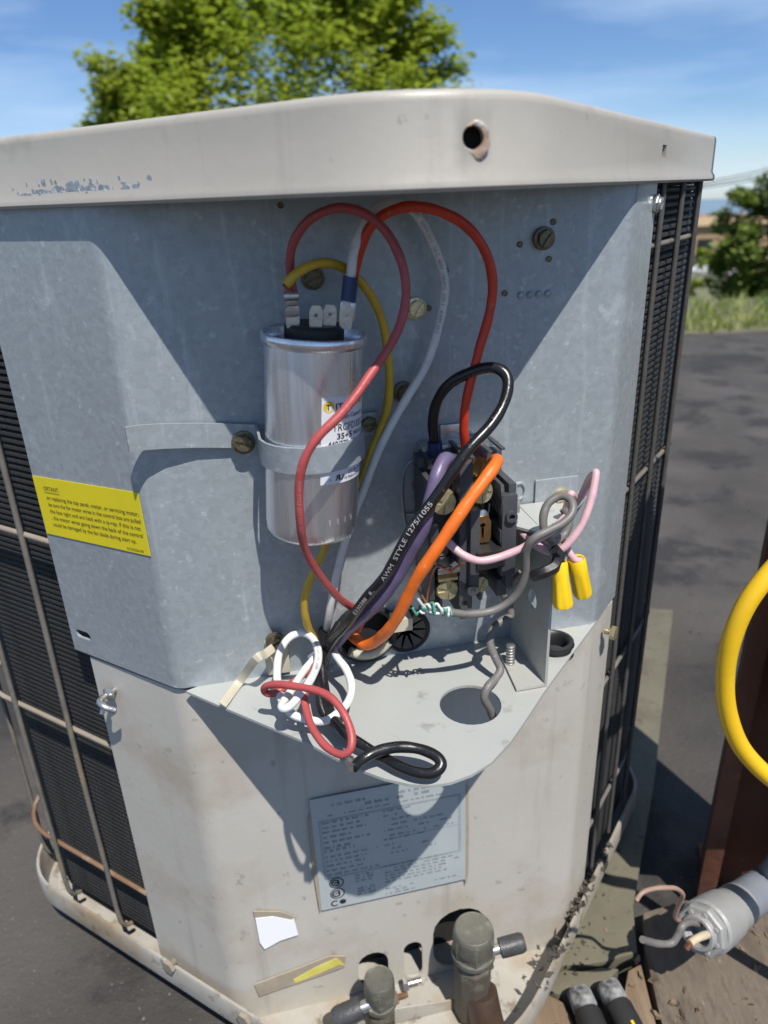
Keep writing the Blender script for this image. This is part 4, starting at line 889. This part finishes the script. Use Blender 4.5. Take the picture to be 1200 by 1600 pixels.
m = MB(); q = V((0.1115,1.3917,-0.5203)); ax_ = (i0-q).normalized(); sx_ = ax_.cross(NA).normalized(); m.box(q - sx_*.013 - NA*.003, sx_*.026, (i0-q), NA*.008); m.build('spade_terminal', M['steel'], blk, bevel=.003)
pur, cp_ = wire('wire', 'thick purple wire running from the contactor down to the grommet', [(0.1333,1.3349,-0.4909),(0.1269,1.3081,-0.4679),(0.1159,1.2803,-0.4627),(0.0989,1.2514,-0.4892),(0.0799,1.2424,-0.5385),(0.0633,1.2391,-0.5941),(0.0379,1.2441,-0.6527),(0.0015,1.2520,-0.7119),(-0.0408,1.2792,-0.7807),(-0.0830,1.3165,-0.8394),(-0.1142,1.3562,-0.8980),(-0.1380,1.4125,-0.9571)], .0152, M['w_purple'])
ora, cp_ = wire('wire', 'thick orange wire crossing in front of the contactor', [(0.2109,1.3506,-0.5093),(0.2149,1.3157,-0.4770),(0.2139,1.2798,-0.4667),(0.1946,1.2453,-0.4784),(0.1505,1.2159,-0.5225),(0.1083,1.2023,-0.5786),(0.0696,1.1995,-0.6416),(0.0362,1.2132,-0.7139),(0.0063,1.2428,-0.7889),(-0.0213,1.2780,-0.8472),(-0.0481,1.3032,-0.8771),(-0.0693,1.3346,-0.8825),(-0.0852,1.3824,-0.8966),(-0.0928,1.4421,-0.9263)], .0135, M['w_orange'])
blk2, cp_ = wire('wire', 'short black wire ending in an open loop on the rim of the shelf', [(-0.1483,1.4054,-0.9000),(-0.1458,1.3081,-0.9100),(-0.1402,1.2478,-0.9400),(-0.1249,1.1895,-0.9550),(-0.0927,1.1364,-0.9650),(-0.0488,1.0945,-0.9700),(-0.0046,1.0599,-0.9750),(0.0337,1.0363,-0.9750),(0.0683,1.0259,-0.9700),(0.0866,1.0335,-0.9600),(0.0795,1.0461,-0.9500),(0.0498,1.0590,-0.9450),(0.0085,1.0648,-0.9450),(-0.0299,1.0624,-0.9500),(-0.0585,1.0494,-0.9550),(-0.0747,1.0307,-0.9550)], .0118, M['w_black'])
wire_text(blk2, cp_, .0118, 'AWM', .80, .012, M['ink_w'])
m = MB(); a, b = V((-0.0747,1.0307,-0.9550)), V((-0.0822,1.0508,-0.9550)); m.tube([a, b], .010, 8); m.build('bare_strands', M['steel'], blk2)
blk3, cp_ = wire('wire', 'second short black wire hanging straight down in the bundle over the shelf', [(-0.1105,1.3977,-0.8800),(-0.1353,1.3532,-0.9000),(-0.1501,1.2992,-0.9200),(-0.1516,1.2379,-0.9400),(-0.1428,1.2008,-0.9600),(-0.1180,1.1821,-0.9750),(-0.0879,1.1501,-0.9850)], .0112, M['w_black'])
wht2, cp_ = wire('wire', 'white wire twisted into loops in the bundle over the shelf', [(-0.1332,1.3806,-0.9100),(-0.1160,1.3178,-0.9100),(-0.0934,1.2817,-0.9200),(-0.0807,1.2414,-0.9300),(-0.0885,1.2070,-0.9450),(-0.1164,1.1752,-0.9550),(-0.1418,1.1654,-0.9600),(-0.1724,1.1689,-0.9550),(-0.2005,1.1779,-0.9450),(-0.2231,1.2086,-0.9300),(-0.2374,1.2575,-0.9100),(-0.2383,1.3118,-0.8950),(-0.2210,1.3518,-0.8850),(-0.1923,1.3648,-0.8800),(-0.1652,1.3402,-0.8800),(-0.1525,1.2914,-0.8850),(-0.1584,1.2317,-0.8950),(-0.1750,1.1875,-0.9050),(-0.1963,1.1618,-0.9150),(-0.2128,1.1594,-0.9200),(-0.2184,1.1754,-0.9200),(-0.2038,1.2193,-0.9200),(-0.1830,1.2718,-0.9150),(-0.1577,1.3207,-0.9100)], .0094, M['w_white'])
wire_text(wht2, cp_, .0094, 'AWM 1015 105C 600V', .62, .0085, M['ink_g'])
# grey thermostat cable: stripped end, coil round the divider, tail through the shelf
gry, cp_ = wire('cable', 'grey jacketed cable sweeping under the contactor and coiled at the divider', [(0.1219,1.2611,-0.7758),(0.1671,1.2703,-0.7895),(0.2168,1.2804,-0.7889),(0.2568,1.2834,-0.7579),(0.2769,1.2772,-0.7039),(0.2764,1.2669,-0.6502),(0.2858,1.2586,-0.6189),(0.3133,1.2642,-0.6037),(0.3450,1.2757,-0.5927),(0.3650,1.2900,-0.5796),(0.3682,1.3110,-0.5656),(0.3520,1.3282,-0.5625),(0.3274,1.3232,-0.5730),(0.3142,1.3103,-0.5945),(0.3148,1.3002,-0.6233),(0.3349,1.3145,-0.6537),(0.3647,1.3409,-0.6562),(0.3794,1.3541,-0.6297),(0.3665,1.3617,-0.6038)], .0092, M['w_grey'], 'cable')
gr2, cp_ = wire('cable', 'grey cable tail wriggling down beside the divider into the shelf hole', [(0.2946,1.3982,-0.7686),(0.2758,1.4045,-0.7984),(0.2588,1.4011,-0.8167),(0.2723,1.3987,-0.8536),(0.2735,1.3939,-0.8739),(0.2497,1.3789,-0.8767),(0.2265,1.3639,-0.8910),(0.2188,1.3471,-0.9128),(0.2307,1.3291,-0.9395),(0.2417,1.3160,-0.9594),(0.2294,1.2982,-0.9710),(0.2073,1.2784,-0.9820),(0.1998,1.2718,-1.0035),(0.2118,1.2743,-1.0334),(0.2236,1.2817,-1.0696)], .0100, M['w_grey'], 'cable')
def twist(pts, amp, turns, ph):
    cp_ = catmull(pts, 8); fr = frames(cp_); n = len(fr)
    return [p + (a*math.cos(turns*6.283*i/n+ph) + b*math.sin(turns*6.283*i/n+ph))*amp*(.6+.6*math.sin(i*.9)**2) for i, (p, t_, a, b) in enumerate(fr)]
gp = [(0.0429,1.2451,-0.7579),(0.0632,1.2441,-0.7582),(0.0809,1.2426,-0.7508),(0.0963,1.2457,-0.7593),(0.1127,1.2593,-0.7712),(0.1259,1.2619,-0.7780)]
grn, cp_ = wire('wire', 'thin green strand twisted round the stripped end of the grey cable', twist(gp, .008, 4.5, 0), .0032, M['w_green'], k=2, n=8)
wire('wire', 'thin white strand twisted together with the green one at the grey cable', twist(gp[1:], .007, 3.5, 2.2), .0032, M['w_white'], k=2, n=8)
for i, (nm, pts, r, mt, lb) in enumerate((('wire', [(0.1206,1.2609,-0.7756),(0.0936,1.2452,-0.7677),(0.0732,1.2411,-0.7524),(0.0555,1.2324,-0.7247),(0.0436,1.2351,-0.7071)], .0036, 'w_white', 'thin white strand bent up left from the stripped grey cable'), ('wire', [(0.0787,1.2473,-0.7491),(0.0623,1.2389,-0.7144),(0.0578,1.2430,-0.7023),(0.0545,1.2475,-0.6904)], .0032, 'guard_rust', 'thin dark brown strand beside the white strand of the stripped cable'), ('wire', [(0.0764,1.2519,-0.7562),(0.0798,1.2577,-0.7260),(0.0895,1.2648,-0.6943),(0.1021,1.2775,-0.6803),(0.1190,1.2963,-0.6953),(0.1301,1.3036,-0.7056),(0.1401,1.3005,-0.6956),(0.1580,1.2990,-0.6855)], .0035, 'copper', 'thin bare copper strand curling up to the contactor screw'))):
    wire(nm, lb, pts, r, M[mt], n=7)
pk1, cp_ = wire('wire', 'pink wire sagging from the contactor across to the divider', [(0.1177,1.3215,-0.6359),(0.1290,1.2932,-0.6397),(0.1501,1.2770,-0.6538),(0.1826,1.2734,-0.6690),(0.2234,1.2766,-0.6682),(0.2639,1.2797,-0.6532),(0.3010,1.2821,-0.6281),(0.3301,1.2829,-0.6063),(0.3453,1.2911,-0.5983),(0.3585,1.3091,-0.5987)], .0090, M['w_pink'])
pk2, cp_ = wire('wire', 'short pink wire from the grey spade terminal passing under the other pink wire', [(0.2862,1.3964,-0.6641),(0.2936,1.3776,-0.6705),(0.3013,1.3485,-0.6716),(0.3178,1.3314,-0.6772),(0.3386,1.3357,-0.6817)], .0088, M['w_pink'])
pk3, cp_ = wire('wire', 'pink wire bent in a tall narrow hairpin above the divider', [(0.3102,1.3401,-0.6738),(0.3362,1.3250,-0.6821),(0.3672,1.3210,-0.6699),(0.3949,1.3318,-0.6359),(0.4147,1.3511,-0.5872),(0.4331,1.3752,-0.5377),(0.4335,1.3855,-0.5388),(0.4337,1.4161,-0.5675),(0.4226,1.4343,-0.6078),(0.4069,1.4413,-0.6324),(0.3902,1.4379,-0.6453)], .0092, M['w_pink'])
pk4, cp_ = wire('wire', 'pink wire stub bent up behind the grey coil beside the brass screw', [(0.3870,1.4169,-0.6315),(0.3882,1.3967,-0.6024),(0.3883,1.3865,-0.5824),(0.3976,1.4037,-0.5956)], .0095, M['w_pink'])
pk5, cp_ = wire('wire', 'pink wire running down into the right yellow wire nut', [(0.3705,1.3625,-0.6668),(0.3793,1.3592,-0.6923),(0.3845,1.3552,-0.7055),(0.3955,1.3523,-0.7195),(0.4072,1.3546,-0.7243),(0.4117,1.3607,-0.7460)], .0088, M['w_pink'])
# wire nuts
def nut(label, a, b, r0, r1):
    a, b = V(a), V(b); ax = (b-a).normalized(); L = (b-a).length; x = ax.cross(V(.3, -1, 0)).normalized(); y = ax.cross(x); n = 36; m = MB()
    def ring(h, r, fl): return [a + ax*h + (x*math.cos(2*math.pi*j/n) + y*math.sin(2*math.pi*j/n))*(r*(1 + fl*(.5-.5*math.cos(2*math.pi*j*6/n)))) for j in range(n)]
    m.ring_strip([ring(.020, r0*.68, 0), ring(.0, r0*.72, 0), ring(-.002, r0*.9, 0), ring(.004, r0, 0), ring(L*.34, r0*.99, 0), ring(L*.40, r0*.93, .06), ring(L*.9, r1, .17), ring(L*.98, r1*.95, .12), ring(L, r1*.8, .05)], True, True)
    return tag(m.build('wire_nut', M['nut'], smooth=40), label, 'wire nut', 'yellow wire nuts')
nut('yellow wire nut hanging open end up with a pink wire in it', (0.3981,1.3528,-0.7169), (0.4191,1.3520,-0.8053), .0200, .0175)
nut('yellow wire nut hanging closest to the divider edge, tip down', (0.3499,1.3022,-0.6944), (0.3591,1.2837,-0.7900), .0165, .0180)
wire('wire', 'green and white twisted strands above the left yellow wire nut', [(0.3760,1.3534,-0.7042),(0.3605,1.3350,-0.6971),(0.3504,1.3227,-0.6874),(0.3580,1.3192,-0.6977),(0.3467,1.3118,-0.6905),(0.3529,1.3079,-0.7004)], .0048, M['w_green'], n=8)
m = MB(); m.tube(catmull([(0.2955,1.2963,-0.7210),(0.3158,1.2851,-0.7070),(0.3402,1.2931,-0.6979),(0.3476,1.3018,-0.6796),(0.3372,1.2997,-0.6637)], 5), .0125, 6); tag(m.build('tape_wrap', M['blackp'], smooth=30), 'black tape band round the divider below the grey coil', 'tape')
# nylon tie hanging from the left lower screw
m = MB(); a, b, c_ = V((-0.2531,1.3586,-0.8897)), V((-0.2748,1.2828,-0.8764)), V((-0.3630,1.2686,-0.9900))
tp = catmull([V((-0.2536,1.3432,-0.8993)), V((-0.2686,1.3198,-0.8990)), V((-0.2841,1.2962,-0.8950)), V((-0.3366,1.3452,-0.9850)), c_], 5); rg = []
for p, d, a_, b_ in frames(tp):
    ac_ = d.cross(-p).normalized(); nn_ = ac_.cross(d).normalized(); rg.append([p + ac_*.0095, p - ac_*.0095, p - ac_*.0095 + nn_*.003, p + ac_*.0095 + nn_*.003])
m.ring_strip(rg)
m.pbox(-.285, -.235, -.99, -.905, .002, .016)
tag(m.build('cable_tie', M['tie'], bevel=.002), 'cream nylon tie hanging from the screw at the left end of the shelf', 'cable tie')
# ------------------------------------------------------------------ right side: boards, post, added shade boxes, conduit, hose
def plank(label, poly, z0, z1, mt, name='board', bevel=.006, cat='board', group='boards under the unit'):
    m = slab(poly, z0, z1); return tag(m.build(name, mt, bevel=bevel), label, cat, group)
GZ = -2.27
plank('olive weathered board running along under the right side of the unit', [(.40, 1.46), (.50, 1.49), (.55, 1.487), (.62, 1.495), (.735, 1.52), (.775, 1.68), (1.05, 2.25), (1.60, 3.5), (1.36, 3.55), (.62, 1.95)], GZ-.02, -2.198, M['olive'])
plank('small broken olive piece between the board and the black foam sleeves', [(.40, 1.445), (.455, 1.405), (.52, 1.41), (.60, 1.425), (.665, 1.475), (.61, 1.482), (.55, 1.472), (.50, 1.478)], GZ-.02, -2.202, M['olive'])
plank('brown split timber end with open grain under the front corner of the base pan', [(.15, 1.12), (.50, 1.10), (.49, 1.30), (.475, 1.385), (.40, 1.43), (.15, 1.45)], GZ-.02, -2.210, M['wood'])
plank('narrow splintered brown timber between the foam sleeves and the grey timber', [(.60, 1.02), (.695, 1.03), (.71, 1.18), (.722, 1.34), (.737, 1.49), (.69, 1.47), (.655, 1.40), (.63, 1.25)], GZ-.02, -2.205, M['wood'])
plank('rough grey-brown timber lying in the lower right corner', [(.708, 1.02), (1.4, 1.0), (1.55, 1.55), (.96, 1.70), (.80, 1.66), (.762, 1.53), (.74, 1.36)], GZ-.02, -2.203, M['grey_wood'])
# channel post
post = thing('steel_post', 'rusty reddish brown steel post standing right of the unit', 'post', (1.12, 1.72, GZ))
px0, py0 = 1.03, 1.70
sec = [(.992, 1.70), (1.045, 1.686), (1.075, 1.785), (1.285, 1.73), (1.255, 1.63), (1.31, 1.615), (1.385, 1.865), (1.33, 1.88), (1.30, 1.79), (1.09, 1.845), (1.12, 1.94), (1.075, 1.85)]
m = MB(); m.ring_strip([[V(a, b, GZ-.05) for a, b in sec], [V(a+.02, b, .9) for a, b in sec]]); m.build('channel', M['rust'], post, bevel=.003)
m = MB(); m.box((px0-.02, py0-.12, GZ), (.40, -.10, 0), (.10, .38, 0), (0, 0, .03)); m.build('foot_plate', M['rust'], post, bevel=.004)
dis = thing('shade_box', 'grey box guessed out of view on the rusty post, added to cast shade', 'shade box', (1.24, 1.52, -1.42))  # unseen box added on the post to shade it and the ground
m = MB(); m.box((1.015, 1.44, -1.42), (.42, -.06, 0), (.075, .19, 0), (0, 0, .88)); m.build('enclosure', M['boxp'], dis, bevel=.012)
m = MB(); m.box((1.00, 1.425, -1.405), (.45, -.064, 0), (.002, .0142, 0), (0, 0, .85)); m.build('door', M['boxp'], dis, bevel=.006)
m = MB(); m.tube([(1.47, 1.47, -1.0), (1.54, 1.46, -1.0), (1.54, 1.46, -.8)], .015, 8); m.build('switch_handle', M['rust'], dis, smooth=50)
ep = thing('shade_panel', 'grey box added out of view on the rusty post to shade the right wall', 'shade box', (1.2, 1.5, -.50))  # second unseen box, made up to darken the right wall
m = MB(); m.box((.885, 1.42, -.50), (.62, -.07, 0), (.03, .20, 0), (0, 0, .42)); m.build('enclosure', M['boxp'], ep, bevel=.012)
m = MB(); m.box((.872, 1.405, -.49), (.64, -.072, 0), (.002, .0142, 0), (0, 0, .40)); m.build('door', M['boxp'], ep, bevel=.006)
m = MB(); m.box((1.46, 1.325, -.33), (.02, -.0023, 0), (0, .014, 0), (0, 0, .07)); m.build('latch', M['steel'], ep, bevel=.002)
# liquid-tight conduit with its connector
K_ = lambda pr: [(r*.83, h*.83) for r, h in pr]
fc = V((0.8161,1.3600,-1.8964)); fd = V(-.62, -.46, .26).normalized()
cf = thing('conduit_connector', 'grey threaded conduit connector with bare wires poking out of it', 'connector', fc)
m = MB(); m.lathe(fc, fd, K_([(.050, -.10), (.050, -.010)]), 24, cap=False); m.lathe(fc, fd, K_([(.058, -.055), (.058, .0), (.053, .006), (.044, .006), (.040, .0), (.040, -.09)]), 28, cap=False)
m.build('threaded_throat', M['pvc'], cf, smooth=40)
m = MB(); m.lathe(fc, fd, K_([(.078, -.052), (.084, -.046), (.084, -.022), (.078, -.014), (.055, -.014), (.05, -.05)]), 8, cap=False); m.build('lock_nut', M['pvc'], cf, smooth=20, bevel=.003)
for k in range(8):
    a = k*.785; x = fd.cross(V(0, 0, 1)).normalized(); y = x.cross(fd); m = MB(); q = fc + (x*math.cos(a)+y*math.sin(a))*.0515 - fd*.010; m.lathe(q, fd, [(.007, -.004), (.006, .006)], 6); m.build('lug', M['pvc'], cf)
m = MB(); m.lathe(fc, fd, K_([(.070, -.20), (.083, -.19), (.088, -.12), (.088, -.06), (.080, -.052)]), 28); m.lathe(fc, fd, K_([(.074, -.30), (.074, -.20)]), 24); m.build('gland_body', M['pvc'], cf, smooth=40)
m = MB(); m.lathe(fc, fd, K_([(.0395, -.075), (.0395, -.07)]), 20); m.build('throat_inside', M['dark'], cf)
b0 = fc - fd*.24
m = MB(); pth = catmull([b0, b0 - fd*.10, b0 - fd*.18 + V(.03, .0, .03), b0 + V(.19, .06, .14), b0 + V(.25, .02, .40), b0 + V(.27, -.02, .52)], 8)
m.tube(pth, [.056 + .0025*((i % 2)) for i in range(len(pth))], 16); tag(m.build('conduit', M['pvc_dk'], smooth=50), 'grey flexible conduit running up from the connector to the box', 'conduit')
wire('wire', 'tan wire bent in a hook above the conduit connector', [(0.7670,1.3500,-1.8469),(0.7510,1.3400,-1.8202),(0.7309,1.3300,-1.7860),(0.7271,1.3200,-1.7317),(0.7265,1.3100,-1.6789),(0.7046,1.3000,-1.6398),(0.6729,1.2900,-1.6234),(0.6333,1.2800,-1.6179),(0.6027,1.2700,-1.6173),(0.5861,1.2600,-1.6286)], .0068, mat('tan_insulation', (.36, .23, .17), (.30, .20, .15), 40, .5))
wire('wire', 'grey wire with stripped copper end below the tan hook', [(0.8270,1.3800,-1.8905),(0.7774,1.3400,-1.8242),(0.7468,1.3200,-1.8082),(0.7353,1.3100,-1.8287),(0.7167,1.3000,-1.8462),(0.6775,1.2900,-1.8325),(0.6412,1.2800,-1.8090),(0.6221,1.2700,-1.7868)], .0105, M['w_grey'])
cw, cp_ = wire('wire', 'cream wire with stripped copper tip coming out of the connector', [(0.9035,1.4000,-1.9639),(0.8465,1.3500,-1.8923),(0.8041,1.3200,-1.8539),(0.7809,1.3100,-1.8513),(0.7649,1.3000,-1.8516)], .0115, mat('cream_insulation', (.60, .50, .36), (.54, .44, .30), 40, .45))
m = MB(); m.tube([V((0.7649,1.3000,-1.8516)), V((0.7561,1.2950,-1.8641))], .0085, 8); m.build('bare_strands', M['copper'], cw)
# yellow hose
hp_ = catmull([V(1.30, 1.50, -.49), V(1.18, 1.48, -.515)] + [V(p) for p in [(0.9387,1.4400,-0.7291),(0.8848,1.4200,-0.7626),(0.8346,1.4000,-0.8071),(0.7973,1.3900,-0.8679),(0.7776,1.3850,-0.9392),(0.7735,1.3850,-1.0171),(0.7828,1.3850,-1.0987),(0.8005,1.3800,-1.1703),(0.8298,1.3700,-1.2403),(0.8714,1.3600,-1.2966),(0.9287,1.3500,-1.3506),(1.0294,1.3400,-1.4287)]] + [V(1.12, 1.30, -1.75), V(1.28, 1.24, -2.02), V(1.50, 1.15, -2.15), V(1.9, 1.0, -2.24), V(2.6, .9, -2.245)], 8)
m = MB(); m.tube(hp_, .0215, 16); tag(m.build('hose', M['hose'], smooth=60), 'yellow hose bowed out in front of the rusty post', 'hose')
# two cut insulated tails in the bottom right
for i, (a, b, lb) in enumerate((((0.5127,1.3883,-2.1700), (0.5404,1.2138,-2.1700), 'left one of two black foam sleeves lying on the timber'), ((0.6020,1.4036,-2.1700), (0.6405,1.2262,-2.1700), 'right one of two black foam sleeves lying on the timber'))):
    a, b = V(a), V(b); a.z = -2.165; b.z = -2.165; t = thing('pipe_sleeve', lb, 'pipe sleeve', a, 'black foam sleeves'); ax = (b-a).normalized()
    m = MB(); m.lathe(a, ax, [(.030, 0), (.036, .004), (.037, .05), (.032, .06), (.032, .065)], 16); m.build('cut_end', mat('scuffed_foam', (.04, .04, .04), (.3, .3, .3), 90, .7, 0, .6, 200, contrast=.25) if i == 0 else bpy.data.materials['scuffed_foam'], t, smooth=40)
    m = MB(); m.lathe(a, ax, [(.036, .062), (.039, .07), (.039, .28)], 16); m.build('sleeve', M['rubber'], t, smooth=40)
    m = MB(); x = ax.cross(V(0, 0, 1)).normalized(); m.box(a + ax*.13 + V(0, 0, .0385) - x*.004, x*.008, ax*.14, V(0, 0, .002)); m.build('stripe', M['ink_y'], t)
# debris caught along the pan rim
rnd = random.Random(11)
m = MB()
for i in range(90):
    s = rnd.uniform(.42, 1.0); q = C0 + DR*s + V(.82, -.573, 0)*rnd.uniform(.0, .03) + V(0, 0, -2.05 + rnd.uniform(-.02, .02)); a = rnd.uniform(0, 6.28); L = rnd.uniform(.004, .014)
    d = V(math.cos(a), math.sin(a), rnd.uniform(-.7, .3)).normalized(); x = d.orthogonal().normalized()
    m.ring_strip([[q - d*L, q + x*L*.4 + V(0, 0, .003), q + d*L*1.1, q - x*L*.45], [p + V(0, 0, .004) for p in (q - d*L, q + x*L*.4 + V(0, 0, .005), q + d*L*1.1, q - x*L*.45)]])
tag(m.build('leaf_litter', M['debris']), 'dead leaf crumbs caught along the right rim of the base pan', 'leaf litter', kind='stuff')
# wood chips, grit and scraps of the yard on the boards and round the timber
def scatter(name, label, n, mt, region, zz, s0, s1, seed):
    rn = random.Random(seed); m = MB()
    for i in range(n):
        x, y = region(rn); L = rn.uniform(s0, s1); a = rn.uniform(0, 3.14); d = V(math.cos(a), math.sin(a), rn.uniform(-.15, .15)); e = V(-d.y, d.x, 0)*rn.uniform(.25, .6); q = V(x, y, zz)
        pr = [q - d*L, q - d*L*.2 + e*L, q + d*L, q + d*L*.3 - e*L*.9]; h = L*rn.uniform(.2, .7)
        m.ring_strip([[p - V(0, 0, .004) for p in pr], [q + (p-q)*rn.uniform(.5, .9) + V(0, 0, h) for p in pr]])
    tag(m.build(name, mt), label, 'debris', kind='stuff')
scatter('wood_chip', 'brown wood chips and splinters on the timbers in the lower right corner', 90, M['wood'], lambda r: (r.uniform(.62, 1.25), r.uniform(1.05, 1.62)), -2.203, .004, .020, 1)
scatter('dirt', 'dark crumbs of dirt on the olive board and against the base pan', 150, M['debris'], lambda r: (lambda k: (.48 + .55*k + r.gauss(.02, .035), 1.50 + .95*k*1.25 + r.gauss(-.02, .05)))(r.random()**1.5), -2.197, .003, .010, 2)
scatter('asphalt_crumbs', 'loose asphalt crumbs on the ground right of the olive board', 120, M['debris'], lambda r: (r.uniform(1.1, 3.0), r.uniform(2.2, 5.5)), GZ+.001, .004, .016, 3)
# pebbles on the asphalt by the unit
sm = MB()
for i in range(60):
    x, y = rnd.uniform(-1.5, -.2), rnd.uniform(.8, 1.9); r = rnd.uniform(.002, .006); sm.lathe((x, y, GZ-r*.4), (rnd.uniform(-.3, .3), .2, 1), [(r*.5, 0), (r, r*.5), (r*.6, r*1.1)], 5)
tag(sm.build('gravel', mat('pale_grit', (.2, .19, .18), (.11, .10, .10), 90, .8), smooth=60), 'pale grit scattered on the asphalt left of the unit', 'gravel', kind='stuff')
